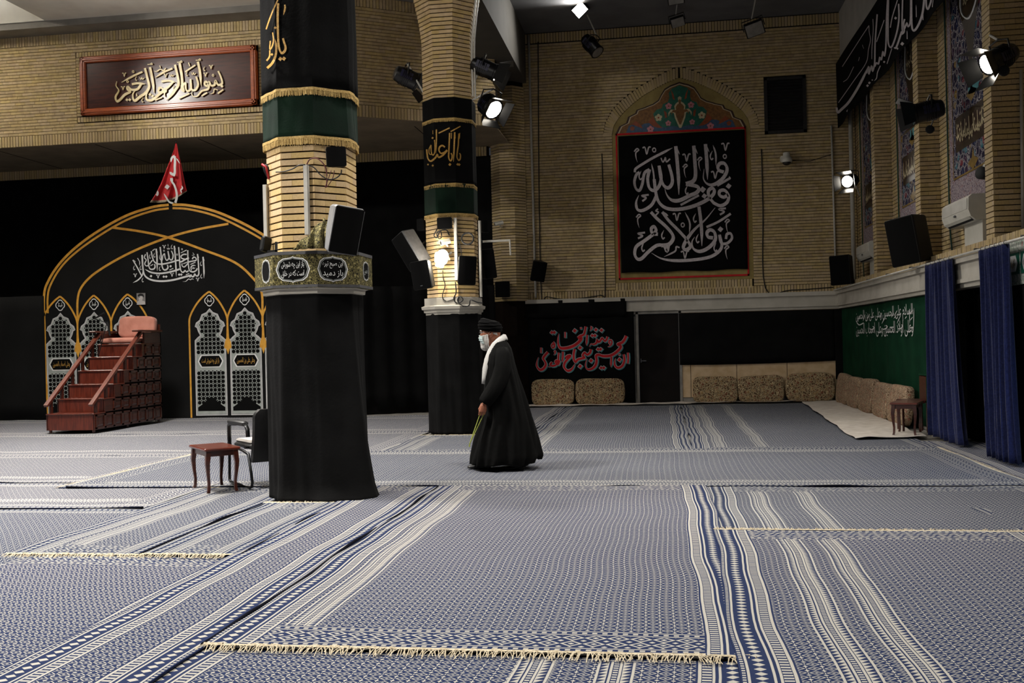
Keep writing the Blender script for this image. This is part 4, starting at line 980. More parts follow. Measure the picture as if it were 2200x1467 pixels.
for i, (c, _) in enumerate(cxs):
    g0 = i in (0, 3); g1 = i in (2, 5)
    hwid = .4; zt = apx.z + .36; zs = apx.z - .32
    for s in (-1, 1):
        e = .47 if (s < 0 and g0) or (s > 0 and i == 2) else hwid
        pts = [(c + s * e, zs - .12), (c + s * e, zs), (c + s * e * .97, zt - .55), (c + s * e * .82, zt - .40), (c + s * e * .56, zt - .225), (c + s * e * .26, zt - .085), (c, zt)]
        if s < 0 and i == 3: pts = [(c - e, .02), (c - e, zs - .8)] + pts
        gold([V((x, 0, z)) for x, z in pts], .04)
    if not g1 and i != 2:
        G.add([(c + hwid + x, YD - .006, zs - .12 + z) for x, z in ((-.02, .05), (-.03, -.2), (-.07, -.3), (-.085, -.42), (-.04, -.44), (0, -.56), (.04, -.44), (.085, -.42), (.07, -.3), (.03, -.2), (.02, .05))], [tuple(range(11))])
G.build('gold_window_arches', 'gold_print', bd)
pe = Pen(plY(YD), 270, 510, 12.22)
for p, w_, tp in (('2030,510 2045,700 2055,900 2055,1070', 46, 'e'), ('2030,505 2070,620', 18, 'e'), ('1885,435 1905,620 1915,800 1920,950 1885,1010 1845,1000 1815,960 1790,1015 1745,1030 1715,985 1690,1035 1660,1010', 40, ''), ('1885,435 1925,545', 16, 'e'),
    ('1690,1000 1500,1050 1250,1115 950,1148 700,1120 550,1050 480,950 450,780 430,460', 50, ''), ('190,590 300,780 400,970 425,1010', 44, ''), ('190,590 265,640', 22, 'e'), ('190,1190 320,1120 430,1000 462,880', 34, 's'),
    ('310,540 365,640 360,740', 26, 'e'), ('1275,220 1300,480 1320,800 1330,1030', 46, 'e'), ('1275,220 1315,320', 18, 'e'), ('1390,255 1410,500 1425,750 1455,880 1510,915 1560,870 1600,905 1650,870', 38, ''),
    ('1630,335 1635,560 1655,790 1690,880 1770,905 1850,865 1880,810', 36, ''), ('1840,740 1770,735 1715,780 1725,870', 30, 's'), ('1420,830 1300,870 1100,920 880,945 680,920 560,865 510,830', 46, 'e'),
    ('1660,535 1560,580 1450,640 1380,600 1200,650 1000,695 850,695 755,640 705,530 670,360', 40, ''), ('560,390 590,600 610,760 650,830 730,830 770,780 760,700', 38, ''), ('800,295 820,500 825,700 830,880', 46, 'e'), ('800,295 840,410', 18, 'e'),
    ('905,250 925,420 945,650 960,770 1000,845 1065,845 1110,790 1095,720', 42, ''), ('1200,350 1245,470 1215,585 1155,565 1125,460 1110,355', 36, ''), ('1110,355 1140,520 1085,600 1040,545 1020,420', 34, ''), ('1020,420 975,480 955,600 895,550 890,450', 30, 'e'),
    ('520,440 490,530 540,590 500,690 540,745 600,725 700,600', 30, ''), ('1600,445 1520,445 1455,490 1470,545 1560,575', 36, ''), ('1660,640 1760,620 1845,600 1845,545 1785,515 1750,570', 34, ''), ('1660,640 1600,720 1535,775 1480,740 1480,680', 30, ''),
    ('770,300 700,350', 22, ''), ('1600,330 1450,405', 22, ''), ('1830,650 1700,710', 22, ''), ('1640,640 1510,690', 22, ''), ('720,705 650,745', 20, ''), ('1250,810 1150,855', 20, ''), ('1670,945 1580,980', 20, ''), ('1780,1100 1740,1085 1700,1110 1650,1090 1580,1150 1495,1160', 20, 'e'),
    ('1740,470 1800,455 1760,400 1790,440', 14, '')):
    pe.st(p, w_, tp)
for x, y in ((1180, 755), (665, 1015), (1000, 1030), (1065, 1030), (1405, 975), (1460, 975)): pe.dot(x, y, 56)
for x, y in ((250, 990), (850, 1020), (1215, 975), (1890, 1100), (1010, 240)): pe.vee(x, y, 48, 18)
for x, y in ((1350, 450), (1480, 310), (1005, 350)): pe.ring(x, y, 16, 12)
for x, y in ((220, 800), (390, 800), (445, 1120), (895, 820), (1975, 690), (1985, 1020), (1210, 250), (750, 470), (635, 500)): pe.drop(x, y, 50, 18)
pe.sh(1125, 290, 42, 16).sh(1780, 800, 40, 16).st('1110,175 1115,235', 16)
pe.build('calligraphy', 'white_print', bd)
# loose black cloths beside the backdrop
t = thing('black_curtain', 'lower black cloth hanging left of the printed backdrop', 'curtain', (-15, YK, 0), group='black cloths on the wall'); hang('cloth', -19.5, -13.45, .012, 2.75, YK - .05, 'black_backdrop', t, .012, 4, seed=1)
t = thing('black_curtain', 'black pleated cloth hanging between the two pillars', 'curtain', (-5, YK, 0), group='black cloths on the wall'); o = MB().grid(lambda u, v: (-7.4 + 3.75 * u - .02 * math.sin(u * 60), 20.35 + 1.6 * u + .03 * math.sin(u * 60 + v), .012 + 2.75 * v), 120, 6).build('cloth', 'black_cloth', t, smooth=True); solid(o, .006)
# portrait print
pp = onY(303.5, 642, YD - .02); t = thing('portrait_print', 'small black and white portrait print pinned above the pulpit', 'picture', (pp.x, pp.y, pp.z))
MB().box((pp.x - .1, pp.y - .012, pp.z - .125), (pp.x + .1, pp.y, pp.z + .125)).build('paper', 'paper_grey', t)
def pq(name, pts, mt, d): MB().poly([(pp.x + x, pp.y - .012 - d, pp.z + z) for x, z in pts]).build(name, mt, t)
pq('shoulders', [(-.1, -.125), (-.095, -.06), (-.05, -.035), (.04, -.04), (.09, -.06), (.1, -.125)], 'paper_white', .001)
pq('head', [(-.05, -.02), (-.055, .03), (-.04, .07), (.03, .07), (.045, .02), (.03, -.03), (-.01, -.06), (-.035, -.05)], 'paper_white', .002)
pq('turban', [(-.06, .045), (-.075, .075), (-.05, .105), (.0, .118), (.055, .1), (.075, .06), (.06, .02), (.045, .055), (.0, .065)], 'paper_black', .003)
pq('brow', [(-.05, .04), (-.02, .045), (-.02, .033), (-.05, .03)], 'paper_black', .004)
# red flag on a pole above the backdrop
YG = YD + .12
def FG(a, c, d=0): return onY(310 + a / 9.17, 295 + c / 9.17, YG - d)
t = thing('flag', 'red flag with white script rising above the golden arch', 'flag', FG(630, 1400)[:])
MB().tube([FG(626, 80, -.03), FG(640, 1500, -.03)], .012, 8).build('pole', 'steel', t); MB().sphere(FG(625, 85, -.03), .022, 10, 6).build('finial', 'steel', t)
LE = [(612, 110), (592, 220), (520, 420), (430, 640), (330, 900), (220, 1120), (120, 1270)]; RE = [(638, 110), (655, 220), (703, 430), (745, 620), (795, 880), (825, 1010), (840, 1060)]
def fe(E_, t): k = t * (len(E_) - 1); i = min(int(k), len(E_) - 2); f = k - i; return (E_[i][0] + (E_[i + 1][0] - E_[i][0]) * f, E_[i][1] + (E_[i + 1][1] - E_[i][1]) * f)
def ff(u, v):
    a, c = fe(LE, v), fe(RE, v); sag = 150 * math.sin(pi * u) * max(0, v - .75) * 4 * .55
    return FG(a[0] + (c[0] - a[0]) * u, a[1] + (c[1] - a[1]) * u + sag, .05 * (v ** 1.2) * math.sin(u * 15 + v * 2) + .02 * v * math.sin(u * 31))
o = MB().grid(ff, 48, 40).build('flag_cloth', 'red_cloth', t, smooth=True); solid(o, .004)
o = MB().grid(lambda u, v: V(ff(u, .965 + .05 * v)) + V((0, -.006, 0)), 48, 2).build('fringe_trim', 'flag_trim', t, smooth=True); solid(o, .004)
fp = Pen(lambda x, y, k: onY(x, y, YG - .075 - k), 310, 295, 9.17)
for p, w_, tp in (('595,360 540,410 525,490', 42, 'e'), ('598,370 605,470 600,580 598,700 565,760', 52, ''), ('500,680 540,720 610,740', 60, 's'), ('540,800 545,870 590,940 630,1060 640,1180 610,1290', 50, ''), ('535,800 540,860', 64, ''), ('630,410 665,460 700,520', 26, 'se'),
    ('385,1105 430,1180 490,1270 570,1300', 40, 's'), ('265,1050 260,1120 235,1140', 46, 's'), ('735,950 750,1000 720,1040 735,1090', 30, 's')): fp.st(p, w_, tp)
fp.dot(450, 975, 84); fp.build('lettering', 'white_print', t)
# ------------------------------------------------------------------ framed wooden inscription
sg = thing('framed_inscription', 'long framed wooden board with raised golden calligraphy on the brick balcony', 'sign', ((SX0 + SX1) / 2, YF, SZ0))
MB().box((SX0 + .05, YF - .05, SZ0 + .05), (SX1 - .05, YF + .03, SZ1 - .05)).build('board', 'wood_board', sg)
def bar(a0, a1, z0, z1): 
    b = MB(); b.cbox((a0, YF - .10, z0), (a1, YF + .02, z1), .02); 
    if a1 - a0 > z1 - z0: b.cbox((a0 + .03, YF - .115, z0 + .045), (a1 - .03, YF - .09, z1 - .05), .008)
    else: b.cbox((a0 + .045, YF - .115, z0 + .03), (a1 - .05, YF - .09, z1 - .03), .008)
    b.build('frame_bar', 'wood_frame', sg)
bar(SX0, SX1, SZ0, SZ0 + .14); bar(SX0, SX1, SZ1 - .14, SZ1); bar(SX0, SX0 + .14, SZ0, SZ1); bar(SX1 - .14, SX1, SZ0, SZ1)
def bis(pe):
    for p, w_, tp in (('1645,345 1678,420 1692,490 1645,508 1614,458 1602,508 1562,516 1538,472 1516,522 1484,502 1500,470 1536,512 1520,560 1450,582 1400,640 1350,642 1330,602 1350,560', 26, 'e'), ('1405,235 1430,360 1445,525', 34, 'e'), ('1405,235 1432,300', 12, 'e'),
        ('1385,410 1408,500 1382,562 1345,572 1325,540 1318,440', 26, ''), ('1318,440 1325,545 1290,582 1265,560 1260,480', 24, ''), ('1260,480 1230,520 1240,580 1212,565 1203,510', 22, 'e'),
        ('1190,250 1215,400 1222,520 1225,580', 34, 'e'), ('1190,250 1215,320', 12, 'e'), ('1135,270 1165,400 1177,500 1140,565 1085,640 1035,690', 32, 'e'), ('1135,270 1162,330', 12, 'e'), ('1140,480 1060,460 975,470', 26, 's'), ('1110,475 1050,540 1000,560 960,540 940,590 1020,590 1030,560', 24, ''),
        ('840,300 870,450 890,605', 34, 'e'), ('780,310 810,430 828,530 790,600 720,650 665,695 640,670 640,610 680,560', 32, 'e'), ('785,500 700,490 625,500', 26, 's'), ('735,500 690,560 620,565 578,530 572,560 605,590 540,625 490,680 450,702 433,650 470,575 438,520 446,465', 28, 'e'),
        ('1030,565 960,610 900,662 850,692 802,682 795,632 822,580', 30, 'e'), ('750,355 650,400 500,480', 22, 'e'), ('1105,315 1000,360 900,425', 22, 'e'), ('1375,275 1255,355', 18, ''), ('1515,600 1450,640', 18, ''), ('1305,612 1180,670', 18, ''), ('1705,565 1640,610', 18, ''),
        ('985,655 900,690', 16, ''), ('1025,310 1000,340 960,325 920,350 885,345', 14, 'e'), ('955,280 965,310', 12, ''), ('1295,245 1310,290', 14, ''), ('1030,570 1010,610 1020,650', 16, 'e'), ('1640,570 1600,560 1590,600 1550,618', 12, 'e'), ('680,610 685,645', 12, '')): pe.st(p, w_, tp)
    for x, y in ((567, 685), (600, 685), (1690, 525), (950, 545), (840, 620), (870, 640)): pe.dot(x, y, 30)
    for x, y in ((535, 385), (1560, 295), (1495, 385), (520, 545), (1025, 395)): pe.vee(x, y, 24, 9)
    for x, y in ((640, 352), (1585, 395), (575, 470)): pe.ring(x, y, 10, 8)
    for x, y in ((745, 430), (1355, 375), (1100, 395)): pe.sh(x, y, 26, 9)
    for x, y in ((840, 258), (1190, 232), (1410, 208)): pe.st([(x - 30, y + 10), (x, y + 8), (x + 20, y - 8), (x + 28, y + 8), (x, y + 10)], 9)
    for x, y in ((675, 435), (1480, 320), (1275, 380), (750, 690), (1120, 545)): pe.drop(x, y, 22, 9)
    return pe
o = bis(Pen(plY(YF - .075), 170, 90, 5.5)).build('raised_calligraphy', 'gold_relief', sg); solid(o, .022, 0)
# ------------------------------------------------------------------ pulpit
px0, px1 = -11.12, -10.17; py0 = 16.70
mb_ = thing('pulpit', 'stepped dark wooden pulpit with sloping handrails', 'pulpit', ((px0 + px1) / 2, py0, 0))
zt = [.355 + .252 * i for i in range(6)]; yt = [py0 + .345 * i for i in range(6)]; YE = 19.18
for i in range(5):
    MB().box((px0 + .02, yt[i], zt[i - 1] + .003 if i else .05), (px1 - .02, yt[i] + .025, zt[i])).build('riser', 'wood_red', mb_)
    MB().cbox((px0, yt[i] - .02, zt[i] - .025), (px1, yt[i + 1] + .03, zt[i]), .006).build('tread', 'wood_red', mb_)
MB().box((px0 + .02, yt[5], zt[4]), (px1 - .02, yt[5] + .025, zt[5])).build('riser', 'wood_red', mb_)
MB().cbox((px0, yt[5] - .02, zt[5] - .03), (px1, YE, zt[5]), .006).build('seat_board', 'wood_red', mb_)
for sx in (px0, px1 - .03):
    for i in range(6):
        MB().box((sx, yt[i], .05 if i == 0 else zt[i - 1] + .002), (sx + .03, YE, zt[i] - .026)).build('side_board', 'wood_dark', mb_)
for i in range(6):          # raised square panels on the flank
    z0 = .05 if i == 0 else zt[i - 1]; z1 = zt[i] - .03; n = int((YE - yt[i] - .05) / .3)
    for j in range(n):
        ya = YE - .05 - (j + 1) * .3
        b = MB(); X = px1
        for a, c in (((ya, z0 + .015), (ya + .035, z1)), ((ya + .265, z0 + .015), (ya + .3, z1)), ((ya, z0 + .015), (ya + .3, z0 + .045)), ((ya, z1 - .03), (ya + .3, z1))): b.box((X - .005, a[0], a[1]), (X + .016, c[0], c[1]))
        b.add([(X + .001, ya + .05, z0 + .06), (X + .001, ya + .25, z0 + .06), (X + .001, ya + .25, z1 - .045), (X + .001, ya + .05, z1 - .045), (X + .012, ya + .085, z0 + .09), (X + .012, ya + .215, z0 + .09), (X + .012, ya + .215, z1 - .075), (X + .012, ya + .085, z1 - .075)], [(4, 5, 6, 7), (0, 1, 5, 4), (1, 2, 6, 5), (2, 3, 7, 6), (3, 0, 4, 7)])
        b.build('side_panel', 'wood_dark', mb_)
MB().box((px0, YE - .03, .05), (px1, YE, 2.0)).build('back_board', 'wood_dark', mb_)
for sx in (px0, px1 - .04): MB().box((sx, yt[5] + .1, zt[5]), (sx + .04, YE, zt[5] + .22)).build('arm_panel', 'wood_dark', mb_); MB().cbox((sx - .05, yt[5] - .22, zt[5] + .225), (sx + .1, YE - .02, zt[5] + .262), .01).build('armrest', 'wood_dark', mb_)
for sx in (px0 + .035, px1 - .035):
    b = MB(); p0 = V((sx, py0 - .06, .50)); p1_ = V((sx, yt[5] + .02, 1.83)); d = (p1_ - p0).normalized(); up = V((0, -d.z, d.y))
    b.loft([[p + V((s * .04, 0, 0)) + up * h for s, h in ((-1, -.022), (1, -.022), (1, .022), (-1, .022))] for p in (p0, p1_)], cap=True); b.build('handrail', 'wood_red', mb_)
    for i in range(5):
        yy = yt[i] + .1; zr = .50 + (yy - p0.y) * (1.33 / (p1_.y - p0.y)); MB().box((sx - .02, yy - .03, zt[i]), (sx + .02, yy + .03, zr)).build('rail_post', 'wood_dark', mb_)
for sx in (px0 + .05, px1 - .05):
    for yy in (py0 + .05, 17.9, YE - .06): MB().lathe([(.02, 0), (.028, .01), (.028, .05)], 8, Mx.Translation((sx, yy, 0))).build('foot', 'wood_dark', mb_)
def cushion(name, label, cx, cy, cz, w_, d_, h_, mt, rot=Mx.Identity(4), cat='cushion', group=None, seed=0, r=.05, edge=True):
    t = thing(name, label, cat, (cx, cy, cz), 0, group); rr = random.Random(seed); N = 14
    def sg_(v, e): return math.copysign(abs(v) ** e, v)
    b = MB(Mx.Translation((cx, cy, cz)) @ rot); rings = []
    for i in range(N + 1):
        a = -pi / 2 + pi * i / N; ring = []
        for j in range(28):
            th = 2 * pi * j / 28; cr = sg_(math.cos(a), .35)
            x, y, z = w_ / 2 * cr * sg_(math.cos(th), .3), d_ / 2 * cr * sg_(math.sin(th), .3), h_ / 2 * sg_(math.sin(a), .45)
            k = 1 + .012 * math.sin(9 * x / w_ + seed) + .012 * math.sin(7 * z / h_ + 2 * seed); ring.append((x * k, y * k, z * (1 + .02 * math.sin(5 * x / w_ + seed)) + h_ / 2))
        rings.append(ring)
    b.loft(rings, True, True); b.build('cushion_body', mt, t, smooth=True); return t
cushion('seat_cushion', 'dusty pink seat cushion on top of the pulpit', (px0 + px1) / 2 - .02, yt[5] + .28, zt[5] + .027, .82, .60, .12, 'pink_fabric', seed=1)
cushion('back_cushion', 'dusty pink back cushion leaning upright on the pulpit', (px0 + px1) / 2 + .05, yt[5] + .60, zt[5] + .14, .80, .17, .44, 'pink_fabric', Mx.Rotation(-.12, 4, 'X'), seed=2)
t = thing('microphone_stand', 'thin black microphone stand standing on the pulpit step', 'microphone', (px0 + .12, yt[4] + .15, zt[4]))
q0 = V((px0 + .12, yt[4] + .15, zt[4])); a_ = onY(90 + 640 / 4.585, 600 + 430 / 4.585, q0.y); c_ = onY(90 + 520 / 4.585, 600 + 385 / 4.585, q0.y); e_ = onY(90 + 615 / 4.585, 600 + 335 / 4.585, q0.y)
MB().lathe([(.07, 0), (.07, .012), (.02, .02)], 12, Mx.Translation(q0)).build('base', 'black_metal', t); MB().tube([q0, V((a_.x, q0.y, a_.z))], .009, 6).build('pole', 'black_metal', t)
m0 = V((a_.x, q0.y, a_.z)); MB().tube([m0, m0 + (c_ - m0) * .6, c_], .008, 6).build('boom', 'black_metal', t); MB().tube([c_, c_ + (e_ - c_) * .45, e_], [.012, .018, .026], 8).build('microphone', 'black_plastic', t)
MB().tube([m0 + V((0, 0, .02)), m0 + V((.03, 0, -.05)), m0 + V((.06, 0, -.25))], .022, 8).build('clamp', 'black_plastic', t)
mb_.location.z += .025
# ------------------------------------------------------------------ banners on the back wall
nb = thing('niche_banner', 'tall black banner with white stitched calligraphy inside the brick niche', 'banner', (.54, YB, 3.0))
Yn = YB - .06
o = MB().grid(lambda u, v: (-.86 + 2.82 * u, Yn - .006 * math.sin(7 * u + 2 * v), 3.0 + 3.12 * v + (.012 * math.sin(16 * u) if v < .02 else 0)), 40, 30).build('cloth', 'black_banner', nb, smooth=True); solid(o, .008)
pe = Pen(plY(Yn - .012), 1300, 270, 4.315)
for p, w_, tp in (('655,190 668,330 680,480 684,640', 38, 'e'), ('655,190 692,268', 16, 'e'), ('822,185 832,330 838,460 815,515 750,540', 38, ''), ('822,185 858,262', 16, 'e'), ('750,540 850,562 868,590 845,622 780,650 690,692 620,690 575,645 553,585', 36, 'e'),
    ('930,170 942,320 950,500', 38, 'e'), ('930,170 965,245', 16, 'e'), ('1000,180 1025,260 1028,370', 20, 'se'), ('1100,430 1060,415 1045,385 1065,350 1105,350 1130,390 1122,440 1080,500 1010,545 950,540 912,490 918,400', 34, 'e'), ('1160,485 1040,555', 22, ''),
    ('590,360 618,460 622,530 590,575 550,560 520,500 500,370', 34, ''), ('502,375 520,480 500,560 455,600 410,575 395,490 412,405', 32, ''), ('430,350 450,450 455,560', 18, 's'), ('412,405 365,440 345,540 318,600 285,580 272,520 290,455 320,432', 28, ''),
    ('625,205 560,238 440,300 340,360 283,400 275,432', 24, 's'), ('455,495 470,620 500,710 570,765 680,775 820,745 940,690 1000,640 1012,600 990,578 958,605 965,660 1010,720', 34, ''), ('475,650 430,735 350,785 300,775 288,710 312,645', 30, 'e'),
    ('1005,715 1070,742 1130,710 1145,650 1110,600 1065,605 1060,642 1100,662 1140,640', 32, ''), ('870,645 700,735', 20, ''), ('405,640 340,650 380,668 345,700', 18, ''), ('425,800 480,860 560,930 620,1000 630,1050 590,1100 520,1110', 36, ''), ('425,800 465,838', 26, ''),
    ('530,800 590,880 680,970 760,1060 790,1120 750,1150 725,1125 760,1050 830,960 930,870 1020,760', 34, 'e'), ('530,800 585,835', 24, 'e'), ('870,750 885,860 895,980 897,1115', 36, 'e'), ('740,800 785,900 780,1000', 20, 'se'),
    ('1000,1040 955,1030 945,990 975,965 1015,990 1020,1060 960,1130 880,1165 820,1140 805,1080 830,1030', 34, 'e'), ('1165,815 1050,890 940,940', 22, ''), ('1120,1050 1130,1005 1165,1000 1175,1045 1130,1090 1075,1085 1058,1010', 26, ''),
    ('1062,1010 1082,1110 1050,1170 960,1220 800,1245 640,1250 520,1230 430,1180', 30, 'e'), ('590,1100 572,1165 545,1115 480,1110 400,1170 340,1230 300,1235 275,1190 290,1120 360,1070 440,1010 472,970 455,935 428,955 440,1000 490,1005', 32, ''),
    ('690,1130 660,1122 652,1160 600,1190 545,1215', 16, 'e'), ('370,990 305,1000 348,1020 305,1045', 18, ''), ('1120,765 1055,775 1105,795 1065,825', 18, ''), ('490,770 470,790 495,800 470,830', 14, ''), ('1165,490 1150,470', 10, '')): pe.st(p, w_, tp)
for x, y, r in ((1145, 560, 44), (905, 592, 50), (920, 652, 42), (1070, 960, 44)): pe.dot(x, y, r)
for x, y in ((385, 225), (665, 840), (740, 1190), (755, 290), (1115, 190), (1020, 450)): pe.vee(x, y, 38, 14)
for x, y in ((455, 225), (720, 920), (1110, 285)): pe.ring(x, y, 15, 12)
for x, y in ((300, 240), (318, 850), (1140, 895), (1135, 1140), (750, 385), (885, 320)): pe.hook(x, y, 30, 13)
for x, y in ((325, 465), (755, 600), (830, 860), (985, 280), (535, 1015), (350, 1130), (855, 1050), (1020, 1130)): pe.drop(x, y, 34, 14)
pe.sh(560, 315, 42, 14); pe.build('calligraphy', 'white_stitch', nb)
rb = thing('red_text_banner', 'black banner with red white-edged lettering behind two cushions', 'banner', (-2.1, YB, 0)); Yr = YB - .08
hang('cloth', -3.55, -.6, .02, 2.16, Yr, 'black_banner', rb, .008, 6, 50, 10, 3)
hang('valance', -3.6, -.76, 2.02, 2.42, Yr - .03, 'black_cloth', rb, .01, 8, 50, 4, 4)
RED = [('2000,740 2006,850 1998,965', 38, ''), ('1915,775 1927,900 1882,1012 1800,1052 1738,1012 1725,930 1745,850', 46, 'e'), ('1660,825 1655,930 1650,1040', 40, 'e'),
    ('1965,395 1930,470 1880,530 1790,570 1850,600 1840,650 1750,740 1640,800 1500,812 1395,785 1345,812 1356,900 1332,1000 1260,1070 1170,1082 1128,1010 1140,920 1160,860', 54, 'e'),
    ('1640,560 1612,540 1620,492 1660,490 1667,550 1630,602 1580,625', 32, 'e'), ('1580,410 1560,470 1520,502 1472,440 1430,500 1390,522 1370,470 1350,542 1290,572 1240,562 1200,622', 40, 'e'), ('1160,375 1155,480 1145,595', 40, 'e'), ('1135,205 1115,300 1090,370 1020,400 970,440', 44, ''),
    ('970,440 1042,432 1020,490 930,572 830,622 700,652 610,642 570,572 565,450 580,345', 58, 'e'), ('710,315 710,435', 30, ''), ('460,520 492,560 486,622 450,642 433,600 455,560 482,582', 32, ''),
    ('1240,670 1220,742 1160,782 1110,742 1070,802 1110,842 1040,862 970,882 920,932 890,882 885,770 905,665', 46, ''), ('720,850 760,812 820,802 760,872 700,952 690,1040 760,1112 840,1082 890,1010 910,960', 48, 'e'),
    ('665,720 660,830 650,940', 40, 'e'), ('580,740 570,850 575,920', 38, ''), ('600,900 560,980 505,935 545,900 520,992 440,1012 405,980 440,940 400,1020 345,1032', 38, 'e'), ('355,730 300,790 258,860 292,920 312,990 260,1070 190,1092 130,1020 130,930 160,830', 50, 'e'), ('215,635 215,750', 32, ''), ('520,700 490,720 510,742 470,792', 24, 'e'), ('1010,240 1055,235', 24, ''), ('1800,785 1850,775', 22, ''), ('1225,210 1260,225 1215,300', 24, 'e')]
RD = [(1825, 885, 66), (1385, 670, 56), (1437, 670, 56), (1240, 905, 66), (1447, 1052, 56), (1502, 1052, 56), (1340, 270, 60), (1455, 280, 60), (1265, 390, 56), (1322, 390, 56), (905, 290, 66), (435, 325, 58), (487, 325, 58), (1015, 640, 66), (1015, 1020, 66)]
for nm, mt, ex, dx, dy, Yl in (('letter_shadow', 'teal_print', 30, 16, 12, .022), ('letter_outline', 'white_stitch', 20, 0, 0, .026), ('letters', 'red_print', 0, 0, 0, .030)):
    pe = Pen(plY(Yr - Yl), 1140, 680, 9.565)
    for p, w_, tp in RED: pe.st(p, w_ + ex, tp, dx, dy)
    for x, y, r in RD: pe.dot(x, y, r + ex * 1.2, dx, dy)
    pe.build(nm, mt, rb)
t = thing('black_wall_cloth', 'plain black cloth stretched over the stone dado right of the door', 'cloth', (2.1, YB, .88)); o = MB().grid(lambda u, v: (.41 + 3.4 * u, YB - .07 - .006 * math.sin(9 * u), .88 + 1.17 * v + .03 * u * (1 - v) - .02 * math.sin(pi * u) * (1 - v)), 40, 8).build('cloth', 'black_cloth', t, smooth=True); solid(o, .008)
t = thing('black_wall_cloth', 'black cloth strip hanging in the room corner beside the green cloth', 'cloth', (3.9, YB, .5)); hang('cloth', 3.8, 3.97, .5, 2.05, YB - .1, 'black_cloth', t, .01, 9, 8, 6, 8)
# ------------------------------------------------------------------ floor cushions and white floor cloths
for i, (a, c, nm) in enumerate(((-2.97, -1.98, 'brown floral floor cushion nearest the walking man'), (-1.96, -.84, 'brown floral floor cushion left of the dark door'), (.68, 1.66, 'brown floral floor cushion just right of the dark door'), (1.67, 2.68, 'brown floral floor cushion in the middle under the black cloth'), (2.70, 3.76, 'brown floral floor cushion in the corner under the black cloth'))):
    cushion('floor_cushion', nm, (a + c) / 2, YB - .26, .02, c - a, .17, .6 + (.04 if i == 4 else 0), 'cushion_fabric', Mx.Rotation(-.13, 4, 'X') @ Mx.Rotation((i % 3 - 1) * .012, 4, 'Y'), group='floral floor cushions', seed=i + 3)
for i, (a, c, nm) in enumerate(((21.05, 22.3, 'pale floral floor cushion in the corner against the green cloth'), (19.85, 21.0, 'pale floral floor cushion second from the corner on the green cloth'), (18.6, 19.8, 'pale floral floor cushion in the middle of the row on the green cloth'), (17.4, 18.55, 'pale floral floor cushion second from the curtain end of the row'), (16.15, 17.35, 'pale floral floor cushion partly behind the small dark table'))):
    cushion('floor_cushion', nm, 3.74, (a + c) / 2, .02, c - a, .17, .64 - .02 * (i % 2), 'cushion_pale', Mx.Rotation(pi / 2, 4, 'Z') @ Mx.Rotation(-.13 if False else .13, 4, 'X') @ Mx.Rotation((i % 3 - 1) * .02, 4, 'Y'), group='floral floor cushions', seed=i + 13)
def sheet(label, pts, z, seed):
    t = thing('floor_cloth', label, 'cloth', (sum(p[0] for p in pts) / 4, sum(p[1] for p in pts) / 4, z), group='white cloths spread on the floor'); rr = random.Random(seed); ph = [rr.uniform(0, 6) for _ in range(6)]
    a, b2, c, d = [V((p[0], p[1], 0)) for p in pts]
    def fn(u, v):
        p = a.lerp(b2, u).lerp(d.lerp(c, u), v); x, y = p.x, p.y
        h = .010 + .012 * abs(math.sin(2.1 * x + 3.3 * y + ph[0])) ** 6 + .010 * abs(math.sin(4.7 * x - 1.9 * y + ph[1])) ** 8
        return (x + .02 * math.sin(3 * y + ph[2]), y + .02 * math.sin(4 * x + ph[3]), z + h)
    o = MB().grid(fn, 60, 60).build('cloth', 'white_cloth', t, smooth=True); solid(o, .004)
sheet('narrow white floor cloth in front of the two cushions by the red lettering', [(-3.1, 22.05), (.62, 22.4), (.62, 22.84), (-3.1, 22.84)], .026, 1)
sheet('narrow white floor cloth under the three cushions by the corner', [(.5, 22.5), (3.9, 22.6), (3.9, 22.84), (.5, 22.84)], .03, 2)
sheet('wide creased white floor cloth beside the cushions on the right', [(2.62, 14.35), (3.62, 14.6), (3.9, 22.5), (3.0, 22.4)], .034, 3)
# ------------------------------------------------------------------ side tables and chair
def make_table(label, grp):
    t = thing('side_table', label, 'table', (0, 0, 0), group=grp); L2, W2, H2 = .30, .185, .455
    MB().cbox((-L2, -W2, H2 - .028), (L2, W2, H2), .008).build('tabletop', 'wood_red', t)
    b = MB(); i = .045
    for a, c in (((-L2 + i, -W2 + i - .01), (L2 - i, -W2 + i + .01)), ((-L2 + i, W2 - i - .01), (L2 - i, W2 - i + .01)), ((-L2 + i - .01, -W2 + i), (-L2 + i + .01, W2 - i)), ((L2 - i - .01, -W2 + i), (L2 - i + .01, W2 - i))): b.box((a[0], a[1], H2 - .085), (c[0], c[1], H2 - .029))
    b.build('apron', 'wood_dark', t)
    for sx in (-1, 1):
        for sy in (-1, 1):
            x, y = sx * (L2 - i), sy * (W2 - i)
            pf = [(0, H2 - .03, .024), (.006, .36, .024), (.016, .30, .021), (.008, .2, .016), (-.006, .1, .013), (-.002, .03, .014), (.008, 0, .015)]
            b = MB(); b.loft([[(x + sx * e * .7 + r * a, y + sy * e * .7 + r * c, z) for a, c in ((-1, -1), (1, -1), (1, 1), (-1, 1))] for e, z, r in pf], cap=True); b.build('leg', 'wood_dark', t, smooth=True, ang=60)
    return t
tb = make_table('small reddish side table beside the black armchair', 'cabriole-legged side tables')
tb2 = copy_tree(tb); tb2['label'] = 'small dark side table by the blue curtain in front of the cushions'
def place(o, loc, rz): m = Mx.Translation(V(loc)) @ Mx.Rotation(rz, 4, 'Z'); o.matrix_world = m; WM[o.name] = m
place(tb, (-4.658, 9.862, .027), math.atan2(-.408, .358)); place(tb2, (3.46, 14.95, .05), 1.2)
ch = thing('armchair', 'black leather armchair with pale seat half hidden by the near pillar', 'chair', (0, 0, 0))
